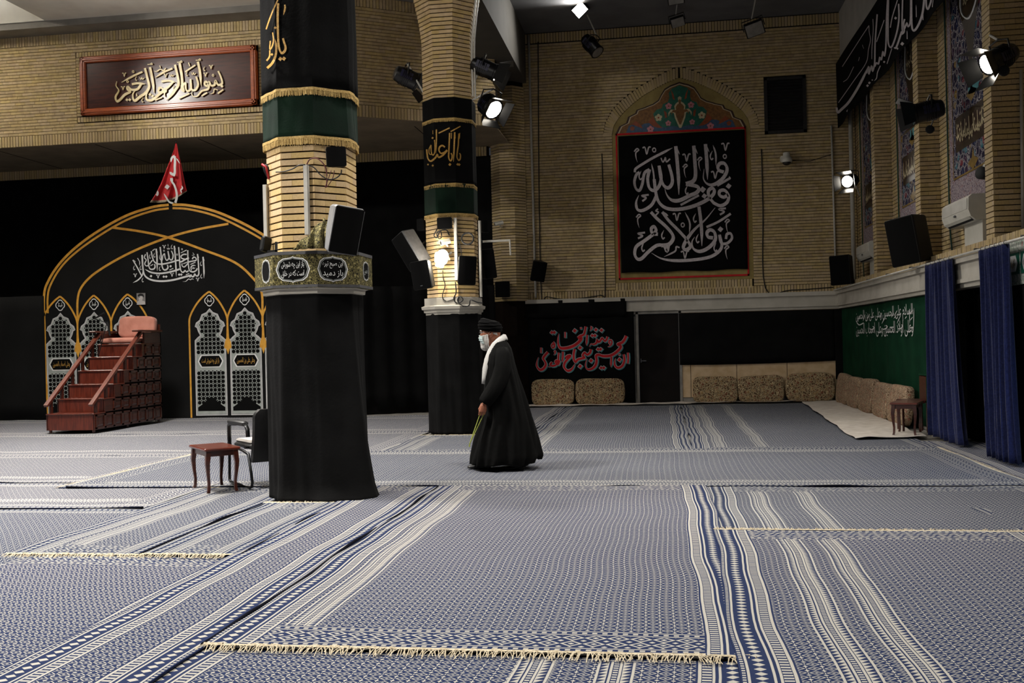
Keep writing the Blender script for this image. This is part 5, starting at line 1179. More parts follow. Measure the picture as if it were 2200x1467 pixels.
# local: +x is the way it faces
MB().cbox((-.24, -.25, .40), (.27, .25, .455), .02).build('seat_base', 'black_leather', ch, smooth=True, ang=40)
o = MB().cbox((-.2, -.235, .452), (.265, .235, .488), .018).build('seat_pad', 'pale_seat', ch, smooth=True, ang=40)
b = MB(); n = 10
def bk(u, v, s): 
    z = .27 + .555 * v; w_ = .255 * (1 - .06 * v) - (.06 * max(0, v - .9) / .1); x = -.25 - .05 * v - .03 * math.sin(v * 3) + s
    return (x - .02 * math.cos((u - .5) * pi), -w_ + 2 * w_ * u, z)
b.grid(lambda u, v: bk(u, v, -.05), 8, 14); b.grid(lambda u, v: bk(u, v, .02), 8, 14)
ring = [bk(u / 8, 0, 0) for u in range(9)] + [bk(1, v / 14, 0) for v in range(1, 15)] + [bk(u / 8, 1, 0) for u in range(7, -1, -1)] + [bk(0, v / 14, 0) for v in range(13, 0, -1)]
b.loft([[V(p) + V((-.05, 0, 0)) for p in ring], [V(p) + V((.02, 0, 0)) for p in ring]]); b.build('backrest', 'black_leather', ch, smooth=True, ang=45)
b = MB(); b.grid(lambda u, v: V(bk(u * .94 + .03, .9 + .1 * v, .024)), 8, 4); b.build('headrest_cover', 'pale_seat', ch, smooth=True)
for s in (-1, 1):
    y = s * .29
    MB().tube([(-.28, y, .54), (-.27, y, .62), (-.22, y, .665), (.1, y, .66), (.24, y, .655), (.285, y, .63), (.29, y, .57), (.285, y, .42)], .023, 8).build('arm_frame', 'black_metal', ch, smooth=True)
    MB().cbox((-.22, y - .034, .65), (.26, y + .034, .70), .014).build('arm_pad', 'black_leather', ch, smooth=True, ang=40)
    MB().tube([(.285, y, .43), (.30, y, .2), (.31, y, .05), (.28, y, .018), (0, y, .016), (-.3, y, .016), (-.36, y, .03), (-.375, y, .08), (-.33, y, .22), (-.28, y, .36), (-.1, y, .39), (.2, y, .40)], .016, 8).build('sled_leg', 'black_metal', ch, smooth=True)
    MB().box((-.2, min(y, s * .22), .41), (-.15, max(y, s * .22), .43)).build('bracket', 'black_metal', ch)
place(ch, (-4.27, 10.27, .028), math.atan2(.72, -.69))
t = thing('side_chair', 'chair with green-edged back peeping out beside the blue curtain', 'chair', (3.82, 15.55, 0))
b = MB(Mx.Translation((3.8, 15.5, .03)) @ Mx.Rotation(pi, 4, 'Z')); b.cbox((-.02, -.2, .42), (.32, .2, .47), .015); b.build('seat', 'wood_dark', t)
MB(Mx.Translation((3.8, 15.5, .03)) @ Mx.Rotation(pi, 4, 'Z')).cbox((-.06, -.21, .44), (-.02, .21, .82), .02).build('backrest', 'wood_dark', t); MB().tube([(3.835, 15.72, .46), (3.835, 15.72, .86), (3.835, 15.3, .86), (3.835, 15.3, .46)], .016, 6).build('back_trim', 'green_cloth', t)
for xx in (3.5, 3.84):
    for yy in (15.34, 15.67): MB().tube([(xx, yy, .02), (xx, yy, .46)], .017, 6).build('leg', 'wood_dark', t)
# ------------------------------------------------------------------ right side: green cloth, frieze, curtains
t = thing('green_wall_cloth', 'dark green cloth with two lines of white script on the right wall', 'cloth', (3.97, 19.5, .3)); XG = 3.965
o = MB().grid(lambda u, v: (XG - .008 * math.sin(u * 30) - .004 * math.sin(u * 71 + v), 22.86 - 7.06 * u, .05 + 2.0 * v), 90, 8).build('cloth', 'green_cloth', t, smooth=True); solid(o, .006)
ya, yb_ = onX(1841, 690, XG).y, onX(1964, 690, XG).y; yc = (ya + yb_) / 2; wy = ya - yb_
zc = (onX(1900, 670, XG).z + onX(1900, 713, XG).z) / 2
for i, s in enumerate(('السلام علی الحسین وعلی علی بن الحسین', 'وعلی اولاد الحسین وعلی اصحاب الحسین')):
    txt(t, s, frame(V((XG - .02, yc, zc + (.13, -.13)[i])), (0, 0, 1), (-1, 0, 0)), wy, .27, 'white_print', 'script')
pe = Pen(lambda x, y, k: onX(x, y, XG - .022 - k), 1825, 655, 13.75)
for q in ('1880,140 1780,270', '1870,350 1790,460', '1690,330 1640,410', '1520,290 1400,550', '1410,160 1320,320', '1390,300 1310,400', '1300,240 1240,370', '1070,330 950,560', '960,230 890,400', '600,260 530,420', '470,270 400,480', '330,280 235,480', '1905,90 1890,800', '1770,110 1780,560'): pe.st(q, 20, 'se')
for q in ('1880,665 1790,678', '1300,655 1190,662', '1540,580 1570,620 1520,690 1440,705', '1075,600 1115,640 1070,700 990,720', '690,630 725,665 690,715 620,725', '220,520 290,590 420,530'): pe.st(q, 30)
pe.build('script_flourish', 'white_print', t)
t = thing('frieze_banner', 'long black frieze cloth with white calligraphy high on the right wall', 'banner', (3.97, 16, 6.05)); XF = 3.97
o = MB().grid(lambda u, v: (XF + .03 * math.sin(u * 40) * (1 - v) ** 2 - .01 * math.sin(u * 17), 23.0 - 14 * u, 6.05 + 1.42 * v), 160, 8).build('cloth', 'black_banner', t, smooth=True); solid(o, .008)
pe = Pen(lambda x, y, k: onX(x, y, XF - .035 - k), 1785, 0, 4.889)
for p, w_, tp in (('400,268 300,420 120,700', 9, ''), ('400,268 402,330 416,420 395,520 370,660 240,850 80,1078', 9, ''), ('395,690 362,770 285,920 190,1070 110,1150 72,1180 60,1130', 34, 's'), ('372,770 400,700 398,780 430,690 438,750 460,660 465,450 487,150', 22, ''),
    ('460,700 480,660 500,670 515,600 530,630 548,540 562,590 578,480 585,200 600,-60', 22, ''), ('442,200 445,320 432,500 430,620', 10, ''), ('480,440 560,210', 12, ''), ('605,-60 600,300 605,460 640,490 690,350 715,200 712,40', 24, ''), ('625,290 645,180 700,0', 14, ''), ('660,500 690,490 745,330', 26, 's'),
    ('742,360 770,330 765,250 775,200', 24, ''), ('755,-60 748,250 755,360', 22, ''), ('775,300 800,240 810,280 835,220 840,-60', 22, ''), ('845,-60 848,230 865,320 910,280 960,150 985,-40', 30, ''), ('1000,-60 1003,60 1020,95 1050,20 1055,-40', 26, ''), ('1065,75 1075,0', 10, ''),
    ('520,690 490,760 480,820 455,850', 12, 'e'), ('640,510 590,670', 10, ''), ('240,700 180,820 130,860', 7, ''), ('800,320 802,410', 14, 's'), ('965,100 968,210', 14, 's'), ('895,50 898,180', 12, 's'), ('300,600 290,640', 6, ''), ('330,470 345,510', 6, '')): pe.st(p, w_ * .8, tp)
for x, y, r in ((180, 1165, 30), (385, 900, 24), (405, 870, 24), (750, 460, 34), (680, 190, 26), (560, 650, 20), (700, 510, 20), (435, 840, 14)): pe.dot(x, y, r)
pe.build('calligraphy', 'white_stitch', t)
XC_ = 3.80
rl = thing('curtain_rail', 'double white curtain rail running along the right ledge', 'rail', (XC_, 16, 2.46))
for xx, zz in ((XC_, 2.465), (XC_ + .07, 2.485)): MB().tube([(xx, 22.8, zz), (xx, 10.5, zz)], .016, 8).build('rod', 'white_metal', rl)
for k in range(8): MB().box((XC_ - .01, 11.2 + k * 1.6, 2.47), (XC_ + .3, 11.23 + k * 1.6, 2.5)).build('rail_bracket', 'steel', rl)
def curtain(label, tp, bt, seed):
    y0, y1 = onX(tp[0], tp[1], XC_).y, onX(tp[2], tp[3], XC_).y; ya, yb2 = onX(bt[0], bt[1], XC_ - .05).y, onX(bt[2], bt[3], XC_ - .05).y
    t = thing('blue_curtain', label, 'curtain', (XC_, (y0 + y1) / 2, .05), group='blue velvet curtains'); rr = random.Random(seed); ph = rr.uniform(0, 6)
    def fn(u, v):
        s = 1 - v; yy = (y0 + (y1 - y0) * u) * v ** .8 + (ya + (yb2 - ya) * u) * (1 - v ** .8)
        w_ = math.sin(u * 2 * pi * 6.5 + ph + .6 * math.sin(3 * v)) + .35 * math.sin(u * 2 * pi * 15 + ph * 2 + v)
        return (XC_ - .05 * s + .055 * w_ * (.55 + .45 * s), yy + .02 * math.cos(u * 40), .05 + 2.40 * v)
    o = MB().grid(fn, 150, 24).build('velvet', 'blue_velvet', t, smooth=True); solid(o, .006)
    for i in range(6): u = (i + .5) / 6; MB().tube([(XC_ + .02 * math.cos(a), y0 + (y1 - y0) * u, 2.468 + .026 * math.sin(a)) for a in [k * pi / 4 for k in range(9)]], .004, 5).build('hook', 'steel', t)
curtain('blue velvet curtain beside the small table and green cloth', (1988, 585, 2047, 572), (1998, 930, 2074, 955), 1)
curtain('blue velvet curtain nearest the right edge of the view', (2106, 556, 2166, 545), (2130, 985, 2184, 1000), 2)
t = thing('black_curtain', 'black cloth closing the doorway between the blue curtains', 'curtain', (4.2, 14, 0), group='black cloths on the wall')
o = MB().grid(lambda u, v: (4.2 + .03 * math.sin(u * 60), 16.1 - 4.0 * u, .02 + 2.36 * v), 80, 6).build('cloth', 'black_cloth', t, smooth=True); solid(o, .006)
t = thing('black_wall_cloth', 'black cloth on the wall at the right edge under the white tiles', 'cloth', (3.97, 11, 0)); o = MB().grid(lambda u, v: (3.965 + .008 * math.sin(u * 50), 12.36 - 8 * u, .02 + 1.98 * v), 160, 4).build('cloth', 'black_cloth', t, smooth=True); solid(o, .006)
t = thing('tile_band', 'white and green patterned tile band at the right edge of the view', 'tile panel', (3.97, 11, 2.0))
MB().box((3.95, 4.4, 2.0), (3.99, 12.33, 2.52)).build('tile_ground', 'white_tile', t)
for k in range(14): 
    y = 12.25 - k * .55
    MB().box((3.944, y - .5, 2.12), (3.951, y, 2.36)).build('green_panel', 'tile_green', t); MB().poly([(3.942, y - .46, 2.24), (3.942, y - .4, 2.15), (3.942, y - .1, 2.15), (3.942, y - .04, 2.24), (3.942, y - .1, 2.33), (3.942, y - .4, 2.33)]).build('white_cartouche', 'white_print', t)
    scribble(t, frame(V((3.939, y - .25, 2.24)), (0, 0, 1), (-1, 0, 0)), .28, .12, 'tile_line', k, 'script', .01)
# ------------------------------------------------------------------ loudspeakers, lamps, cameras, air conditioners, conduits
def rollm(m, a): return m @ Mx.Rotation(a, 4, 'Z')
def speaker(label, c, n, w_, h_, d_, mt='black_plastic', roll=0, to=None, name='loudspeaker', logo=False, grp='wall and pillar loudspeakers'):
    m = rollm(frame(V(c), (0, 0, 1), n), roll); t = thing(name, label, 'speaker', V(c)[:], group=grp)
    b = MB(m); x0, y0 = w_ / 2, h_ / 2; k = .62; e = .018
    def ring(z, kx, ky): 
        X, Y = x0 * kx, y0 * ky; return [(-X + e, -Y, z), (X - e, -Y, z), (X, -Y + e, z), (X, Y - e, z), (X - e, Y, z), (-X + e, Y, z), (-X, Y - e, z), (-X, -Y + e, z)]
    b.loft([ring(-d_ / 2, k, .93), ring(-d_ / 2 + .03, k + .04, .95), ring(d_ / 2 - .03, 1, 1), ring(d_ / 2, .97, .985)], cap=True); b.build('cabinet', mt, t)
    b = MB(m); X, Y = x0 * .93, y0 * .95
    b.grid(lambda u, v: (-X + 2 * X * u, -Y + 2 * Y * v, d_ / 2 + .004 + .02 * math.cos((u - .5) * pi)), 10, 2); b.build('grille', 'grille', t, smooth=True)
    if logo: MB(m).box((-.02, -Y * .8, d_ / 2 + .024), (.02, -Y * .8 + .012, d_ / 2 + .028)).build('badge', 'steel', t)
    if to is not None:
        a = m @ V((0, 0, -d_ / 2)); MB().tube([a, a.lerp(V(to), .5) + V((0, 0, -.01)), V(to)], .014, 6).build('bracket', 'black_metal', t)
    return t
def Q(x, y, Y): return onY(x, y, Y)
F1 = PY1 - AP; F2 = PY2 - AP
speaker('large black loudspeaker with silvery side tilted on the near pillar', Q(733, 492, 8.9), (.62, -.72, -.22), .30, .44, .26, 'silver_side', -.12, (PX + .3, 9.3, 2.45))
speaker('small black loudspeaker box high on the near pillar', Q(722, 338, 9.1), (.35, -.93, -.05), .19, .19, .11, 'black_plastic', .03, (PX + .25, 9.3, 3.3))
speaker('grey monitor loudspeaker tilted on the left of the middle pillar', Q(886, 535, 15.98), (-.55, -.75, -.35), .36, .62, .3, 'grey_plastic', .38, (PX - .35, 16.3, 3.3), logo=False)
speaker('black loudspeaker hanging below the glaring lamp', Q(911, 590, 15.68), (-.25, -.95, -.12), .34, .46, .24, 'black_plastic', .1, (PX - .3, 16.05, 2.5), logo=True)
speaker('black loudspeaker right of the glaring lamp on the middle pillar', Q(1003, 580, 15.7), (.25, -.95, -.12), .29, .46, .24, 'black_plastic', -.06, (PX + .25, 16.0, 2.5))
speaker('flat black control box at the top of the middle pillar brick', Q(956, 480, 15.82), (0, -1, 0), .25, .19, .1, 'black_plastic', .02, (PX, 15.95, 3.4), 'equipment_box')
speaker('small dark loudspeaker left of the middle pillar under the sash', Q(909, 483, 16.35), (-.6, -.8, 0), .17, .2, .14, 'black_plastic', 0, (PX - .35, 16.35, 3.35))
speaker('small dark loudspeaker right of the middle pillar under the sash', Q(1040, 487, 16.3), (.6, -.8, 0), .16, .2, .14, 'black_plastic', 0, (PX + .38, 16.3, 3.35))
speaker('tall dark loudspeaker standing behind the right of the middle pillar', Q(1045, 568, 16.6), (.5, -.85, 0), .22, .5, .3, 'black_plastic', .12, (PX + .35, 16.5, 2.5))
speaker('black loudspeaker beside the white pipe on the back wall', Q(1155, 581, 22.6), (.3, -.9, -.25), .34, .46, .3, 'black_plastic', -.15, (-2.75, YB, 4.1 - 1.2))
speaker('large black loudspeaker on the right wall between two air conditioners', onX(1958, 516, 3.75), (-.78, -.6, -.12), .52, .72, .42, 'black_plastic', .1, (4.1, 16.35, 3.1))
speaker('black loudspeaker standing on the ledge in the far right corner', onX(1812, 580, 3.8), (-.55, -.82, -.05), .44, .62, .36, 'black_plastic', .03, (4.05, 22.2, 2.7))
speaker('dark equipment case on top of the black banner by the far pillar', Q(1080, 622, 22.45), (.1, -1, 0), .34, .36, .2, 'black_plastic', 0, None, 'equipment_box')
# stage lamps with barn doors
def lamp(label, c, aim, L_, r, lit, to=None, doors=True, grp='stage lamps'):
    d = V(aim).normalized(); up = (0, 0, 1); m = frame(V(c), up, d); t = thing('stage_lamp', label, 'lamp', V(c)[:], group=grp)
    MB(m).lathe([(r * .55, -L_ / 2), (r * .8, -L_ / 2 + .02), (r * .95, -L_ / 4), (r, L_ * .1), (r, L_ / 2 - .04), (r * 1.08, L_ / 2 - .03), (r * 1.08, L_ / 2)], 14, cap=True).build('housing', 'black_metal', t, smooth=True, ang=40); hs_ = t.children[0]
    for s in (-1, 1): MB(m).box((s * r * .85 - .006, -r * .4, -L_ * .3), (s * r * .85 + .02 * s, r * .4, L_ * .2)).build('side_panel', 'navy_plastic', t)
    b = MB(m)
    for i in range(5): b.lathe([(r * 1.0, -L_ * .2 + i * .03), (r * 1.09, -L_ * .2 + i * .03), (r * 1.09, -L_ * .2 + i * .03 + .01), (r * 1.0, -L_ * .2 + i * .03 + .01)], 14, cap=False)
    b.build('cooling_fins', 'black_metal', hs_)
    MB(m).lathe([(.001, L_ / 2 + .012), (r * .6, L_ / 2 + .008), (r * .95, L_ / 2 - .002)], 16, cap=False).build('lens', 'lamp_lit' if lit else 'lamp_off', hs_, smooth=True)
    if doors:
        for k in range(4):
            a = k * pi / 2; q = Mx.Rotation(a, 4, 'Z'); w0, w1 = r * .95, r * 1.25; f = L_ * .42
            MB(m @ q).add([(-w0, r * 1.05, L_ / 2), (w0, r * 1.05, L_ / 2), (w1, r * 1.05 + f * .55, L_ / 2 + f), (-w1, r * 1.05 + f * .55, L_ / 2 + f), (-w0, r * 1.05 + .006, L_ / 2 - .003), (w0, r * 1.05 + .006, L_ / 2 - .003), (w1, r * 1.05 + f * .55 + .006, L_ / 2 + f), (-w1, r * 1.05 + f * .55 + .006, L_ / 2 + f)], [(0, 1, 2, 3), (4, 7, 6, 5), (0, 4, 5, 1), (2, 6, 7, 3), (0, 3, 7, 4), (1, 5, 6, 2)]).build('barn_door', 'black_metal', t)
    b = MB(m); b.tube([(-r * 1.2, 0, -.02), (-r * 1.2, r * 1.3, -.05), (0, r * 1.55, -.06), (r * 1.2, r * 1.3, -.05), (r * 1.2, 0, -.02)], .012, 6); b.build('yoke', 'black_metal', t)
    if to is not None: MB().tube([m @ V((0, r * 1.55, -.06)), V(to)], .016, 6).build('mount_arm', 'white_metal', t)
    if lit: 
        o = spot('stage_lamp_beam', V(c) + d * (L_ / 2 + .05), V(c) + d * 6, lit, 100, .9, r * .7); o.parent = t; o.matrix_parent_inverse = wm(t).inverted()
    return t
lamp('stage lamp on the left of the middle pillar, pointing behind it', Q(872, 166, 16.4), (.8, .45, -.35), .42, .15, 120, (PX - .4, 16.3, 5.65))
lamp('upper stage lamp on the right of the middle pillar', Q(1040, 146, 16.2), (.8, .1, -.38), .45, .14, 110, (PX + .4, 16.3, 5.75))
lamp('lower stage lamp on the right of the middle pillar, its white opening showing', Q(1050, 226, 16.0), (.62, -.45, -.62), .3, .17, 450, (PX + .4, 16.2, 5.5))
lamp('lit stage lamp with barn doors on the nearest brick pier', onX(2150, 124, 4.0), (-.80, -.30, -.40), .4, .13, 420, (4.06, 12.9, 5.1))
lamp('unlit black stage lamp hanging on the middle brick pier', onX(1995, 238, 3.85), (-.9, .1, -.15), .42, .14, 0, (4.1, 16.28, 4.9))
lamp('glaring lit stage lamp on the farthest brick pier', onX(1828, 388, 3.9), (-.55, -.78, -.2), .34, .13, 180, (4.2, 21.8, 4.4))
lamp('unlit can lamp hanging from the ceiling before the back wall', Q(1270, 97, 21.8), (.55, -.3, -.75), .5, .15, 0, (Q(1262, 40, 21.8).x, 21.8, 8.6), False)
def flood(label, c, n, w_, h_, mt, to=None, roll=0, power=0):
    m = rollm(frame(V(c), (0, 0, 1), n), roll); t = thing('floodlight', label, 'lamp', V(c)[:], group='flat floodlights')
    MB(m).cbox((-w_ / 2, -h_ / 2, -.06), (w_ / 2, h_ / 2, .03), .015).build('housing', 'black_metal', t)
    MB(m).box((-w_ * .44, -h_ * .43, .03), (w_ * .44, h_ * .43, .034)).build('panel', mt, t)
    b = MB(m)
    for i in range(6): b.box((-w_ * .4, -h_ * .4 + i * h_ * .15, -.1), (w_ * .4, -h_ * .38 + i * h_ * .15, -.058))
    b.build('heat_sink', 'black_metal', t); MB(m).tube([(-w_ * .55, 0, -.02), (-w_ * .55, h_ * .6, -.08), (w_ * .55, h_ * .6, -.08), (w_ * .55, 0, -.02)], .012, 6).build('yoke', 'black_metal', t)
    if to is not None: MB().tube([m @ V((0, h_ * .6, -.08)), V(to)], .016, 6).build('hanger', 'white_metal', t)
    if power: o = area('floodlight_glow', m @ V((0, 0, .06)), power, w_ * .8, (1, .97, .92), m @ V((0, 0, 3)), 150, h_ * .8); o.parent = t; o.matrix_parent_inverse = wm(t).inverted()
def cl(x, Y): return (onY(x, 30, Y).x, Y, 8.62)
flood('bright white floodlight at the top of the view before the back wall', Q(1247, 20, 21.2), (-.35, -.75, -.55), .34, .26, 'lamp_lit', cl(1256, 21.2), .5, 60)
flood('unlit floodlight hanging above the niche', Q(1456, 47, 21.6), (.1, -.75, -.65), .3, .22, 'lamp_off', cl(1455, 21.6), .3)
flood('unlit floodlight cut off by the top edge of the view', Q(1452, -4, 20.6), (0, -.8, -.6), .34, .26, 'lamp_off', cl(1452, 20.6), .1)
flood('unlit floodlight hanging near the ventilation grille', Q(1621, 62, 21.6), (.05, -.75, -.65), .4, .32, 'lamp_off', cl(1624, 21.6), .35)
g = Q(945, 557, 15.68); t = thing('work_lamp', 'glaring work lamp lighting the brick of the middle pillar', 'lamp', g[:])
MB(frame(g + V((.03, .1, .03)), (0, 0, 1), (-.4, -.9, .1))).lathe([(.03, -.12), (.05, -.08), (.13, .02), (.135, .03)], 16, cap=False).build('reflector', 'white_metal', t, smooth=True)
for k in range(5):
    a = 2 * pi * k / 5; o_ = g + V((.055 * math.cos(a), 0, .055 * math.sin(a))); MB().tube([o_ + V((0, .05, .05)), o_ + V((0, 0, .055)), o_ + V((0, -.03, .0)), o_ + V((0, 0, -.055)), o_ + V((0, .05, -.05))], .034, 10).build('bulb_tube', 'bulb', t, smooth=True)
MB().tube([g + V((.06, .12, .05)), g + V((.16, .16, .12)), V((PX + .05, F2 - .01, 2.95))], .016, 6).build('arm', 'white_metal', t)
lg = bpy.data.lights.new('work_lamp_bulb', 'POINT'); lg.energy = 40; lg.shadow_soft_size = .1; lg.color = (1, .93, .82); lo = bpy.data.objects.new('work_lamp_bulb', lg); COL.objects.link(lo); lo.location = g + V((0, -.16, 0))
# cameras
def cctv(label, c, n, L_=.2, r=.045, dome=False):
    m = frame(V(c), (0, 0, 1), n); t = thing('security_camera', label, 'camera', V(c)[:], group='security cameras')
    if dome:
        MB().lathe([(.06, .13), (.075, .12), (.08, .03), (.115, .0), (.12, -.06), (.11, -.09)], 18, Mx.Translation(V(c))).build('housing', 'white_plastic', t, smooth=True, ang=50); MB().sphere(V(c) + V((0, 0, -.09)), (.095, .095, .07), 16, 8).build('dome', 'glass_dark', t, smooth=True)
        MB().box((c[0] - .12, c[1], c[2] - .05), (c[0] - .03, YB - .02, c[2] + .06)).build('wall_arm', 'white_plastic', t)
    else:
        MB(m).lathe([(r * .9, -L_ / 2), (r, -L_ / 2 + .02), (r, L_ / 2 - .02), (r * 1.1, L_ / 2)], 14).build('barrel', 'white_plastic', t, smooth=True, ang=50); MB(m).lathe([(.001, L_ / 2 + .004), (r * .8, L_ / 2 + .002)], 14, cap=False).build('lens', 'glass_dark', t)
        MB(m).box((-r * 1.15, r * .9, -L_ * .4), (r * 1.15, r * 1.1, L_ * .62)).build('sunshade', 'white_plastic', t); MB().tube([V(c), V(c) + V((.02, .06, -.06)), V(c) + V((.03, .18, -.06)), V(c) + V((.05, .4, -.06))], .014, 6).build('bracket', 'white_plastic', t)
cctv('white dome security camera on the back wall right of the niche', Q(1690, 340, 22.66), (0, -1, 0), dome=True)
cctv('white bullet security camera on the far brick pillar', Q(1072, 480, 22.3), (-.9, -.3, -.2))
cctv('small white bullet camera above the glaring lamp', Q(957, 520, 15.78), (-.8, -.5, -.2), .16, .04)
# air conditioners
def aircon(label, yc, zc, w_, xf):
    t = thing('air_conditioner', label, 'air conditioner', (XRec, yc, zc), group='wall air conditioners')
    pf = [(XRec, zc - .17), (xf + .09, zc - .17), (xf + .03, zc - .12), (xf, zc - .03), (xf + .005, zc + .13), (xf + .05, zc + .17), (XRec, zc + .175)]
    MB().loft([[(x, yc - w_ / 2, z) for x, z in pf], [(x, yc + w_ / 2, z) for x, z in pf]], cap=True).build('body', 'white_plastic', t)
    MB().box((xf - .006, yc - w_ / 2 + .04, zc - .02), (xf + .004, yc + w_ / 2 - .04, zc + .12)).build('front_panel', 'white_metal', t)
    MB().add([(xf + .03, yc - w_ / 2 + .06, zc - .123), (xf + .03, yc + w_ / 2 - .06, zc - .123), (xf + .088, yc + w_ / 2 - .06, zc - .173), (xf + .088, yc - w_ / 2 + .06, zc - .173)], [(0, 1, 2, 3)]).build('air_outlet', 'vent_back', t)
    MB().add([(xf + .022, yc - w_ / 2 + .06, zc - .118), (xf + .022, yc + w_ / 2 - .06, zc - .118), (xf + .055, yc + w_ / 2 - .06, zc - .152), (xf + .055, yc - w_ / 2 + .06, zc - .152)], [(0, 1, 2, 3)]).build('louvre', 'white_plastic', t)
    MB().sphere((xf - .004, yc, zc - .055), (.006, .05, .018), 12, 6).build('badge', 'grey_plastic', t)
    MB().box((XRec - .1, yc - w_ / 2 + .05, zc - .47), (XRec, yc + w_ * .1 + .1, zc - .165)).build('pipe_cover', 'white_plastic', t)
aircon('white air conditioner under the nearest tile panel', 14.55, 3.14, 1.25, 4.06)
aircon('white air conditioner mostly hidden behind the large black loudspeaker', 17.75, 3.14, 1.15, 4.06)
aircon('white air conditioner in the far recess near the room corner', 20.95, 3.14, 1.25, 4.06)
# conduits, pipes, cables
def smooth3(pts, n=5):
    P = [V(q) for q in pts]; P = [2 * P[0] - P[1]] + P + [2 * P[-1] - P[-2]]; out = []
    for i in range(1, len(P) - 2):
        for k in range(n):
            t = k / n; a, b_, c, d = P[i - 1:i + 3]; out.append(.5 * (2 * b_ + (c - a) * t + (2 * a - 5 * b_ + 4 * c - d) * t * t + (3 * b_ - a - 3 * c + d) * t ** 3))
    return out + [P[-2]]
def conduit(label, pts, r, mt='white_metal', sq=False, name='conduit', cat='pipe', grp='white conduits'):
    t = thing(name, label, cat, V(pts[0])[:], group=grp); b = MB()
    if sq:
        a, c = V(pts[0]), V(pts[1]); b.box((a.x - r, a.y - .02, min(a.z, c.z)), (a.x + r, a.y + .02, max(a.z, c.z)))
    else: b.tube(smooth3(pts) if len(pts) > 3 else pts, r, 6)
    b.build(name, mt, t, smooth=not sq)
    if sq: b = MB(); a, c = V(pts[0]), V(pts[1]); b.box((a.x - r * .8, a.y - .026, min(a.z, c.z) + .005), (a.x + r * .8, a.y - .018, max(a.z, c.z) - .005)); b.build('cover', mt, t)
conduit('wide white cable trunking on the front of the near pillar', [Q(657.5, 354, F1 - .025), Q(659.5, 505, F1 - .025)], .022, sq=True)
pz = V((PX - .41, PY1 - .2, 0)); conduit('white cable trunking on the left edge of the near pillar', [(pz.x, pz.y, 3.1), (pz.x, pz.y, 2.45)], .02, sq=True)
conduit('white cable trunking down the front of the middle pillar', [Q(978, 468, F2 - .025), Q(979, 602, F2 - .025)], .025, sq=True)
conduit('white cable trunking on the right edge of the middle pillar', [Q(1030, 474, 16.1), Q(1033, 638, 16.1)], .018, sq=True)
conduit('pair of white pipes climbing the right of the middle pillar', [(PX + .44, 16.15, 5.55), (PX + .44, 16.15, 6.3), (PX + .47, 16.15, 6.7), (PX + .56, 16.15, 7.45)], .018)
conduit('second white pipe climbing the right of the middle pillar', [(PX + .49, 16.1, 5.5), (PX + .49, 16.1, 6.3), (PX + .52, 16.1, 6.7), (PX + .62, 16.1, 7.45)], .014)
conduit('long white pipe down the left of the back wall', [Q(1135.5, 76, YB - .06), Q(1143, 350, YB - .06), Q(1151, 640, YB - .06)], .028)
conduit('white pipe in the far right corner', [Q(1786, 270, YB - .07), Q(1796, 600, YB - .07)], .022)
conduit('wide pale pipe in the corner by the farthest pier', [(4.2, 22.6, 2.6), (4.2, 22.6, 6.6)], .05)
conduit('grey pipe on the nearest brick pier', [onY(2194, 150, 12.85), onY(2198, 500, 12.85)], .02)
conduit('dark cable loop hanging on the brick left of the niche', [Q(1156, 90, YB - .045), Q(1158, 400, YB - .045), Q(1163, 630, YB - .045), Q(1175, 637, YB - .045), Q(1220, 643, YB - .045), Q(1290, 634, YB - .045), Q(1300, 625, YB - .045), Q(1295, 400, YB - .045), Q(1293, 330, YB - .045)], .012, 'cable', name='cable', cat='cable', grp='cables on the walls')
conduit('dark cable down the brick right of the niche', [Q(1636, 320, YB - .045), Q(1639, 450, YB - .045), Q(1644, 618, YB - .045), Q(1700, 623, YB - .045), Q(1790, 617, YB - .045)], .012, 'cable', name='cable', cat='cable', grp='cables on the walls')
conduit('thin cable running from the dome camera to the corner', [Q(1698, 345, 22.75), Q(1740, 346, YB - .05), Q(1788, 331, YB - .05)], .007, 'cable', name='cable', cat='cable', grp='cables on the walls')
for yy, lab in ((15.8, 'green cable beside the nearest tile panel'), (18.98, 'green cable beside the middle tile panel'), (22.3, 'green cable beside the farthest tile panel')): conduit(lab, [(XRec - .02, yy, 7.3), (XRec - .02, yy - .02, 5), (XRec - .02, yy - .03, 3.2), (XRec - .03, yy - .15, 2.7)], .012, 'cable_green', name='cable', cat='cable', grp='cables on the walls')
def zp(a, c): return Q(560 + a / 5.868, 310 + c / 5.868, F1 - .05)
conduit('black cable arching from the trunking to the small box on the near pillar', [zp(580, 255), zp(620, 190), zp(700, 175), zp(770, 220), zp(820, 300), zp(835, 400), zp(830, 540)], .006, 'cable_red', name='cable', cat='cable', grp='cables on the near pillar')
conduit('black cable drooping across the near pillar brick', [zp(600, 260), zp(680, 300), zp(750, 380), zp(850, 440), zp(950, 425), zp(1010, 370), zp(1020, 320)], .006, 'cable', name='cable', cat='cable', grp='cables on the near pillar')
conduit('black cable from the red clip to the trunking on the near pillar', [zp(190, 350), zp(290, 345), zp(400, 310), zp(480, 265), zp(560, 255)], .006, 'cable', name='cable', cat='cable', grp='cables on the near pillar')
conduit('dark red wire loop under the small box on the near pillar', [zp(930, 330), zp(910, 420), zp(850, 520), zp(815, 540), zp(840, 470), zp(890, 330)], .004, 'cable_red', name='cable', cat='cable', grp='cables on the near pillar')
def zq(a, c): return Q(890 + a / 6.114, 440 + c / 6.114, F2 - .06)
conduit('coil of black cable hanging on the middle pillar', [zq(700 + 78 * math.cos(k * pi / 8), 440 + 75 * math.sin(k * pi / 8) + (k // 16) * 6) for k in range(33)], .012, 'cable', name='cable_coil', cat='cable', grp='cables on the middle pillar')
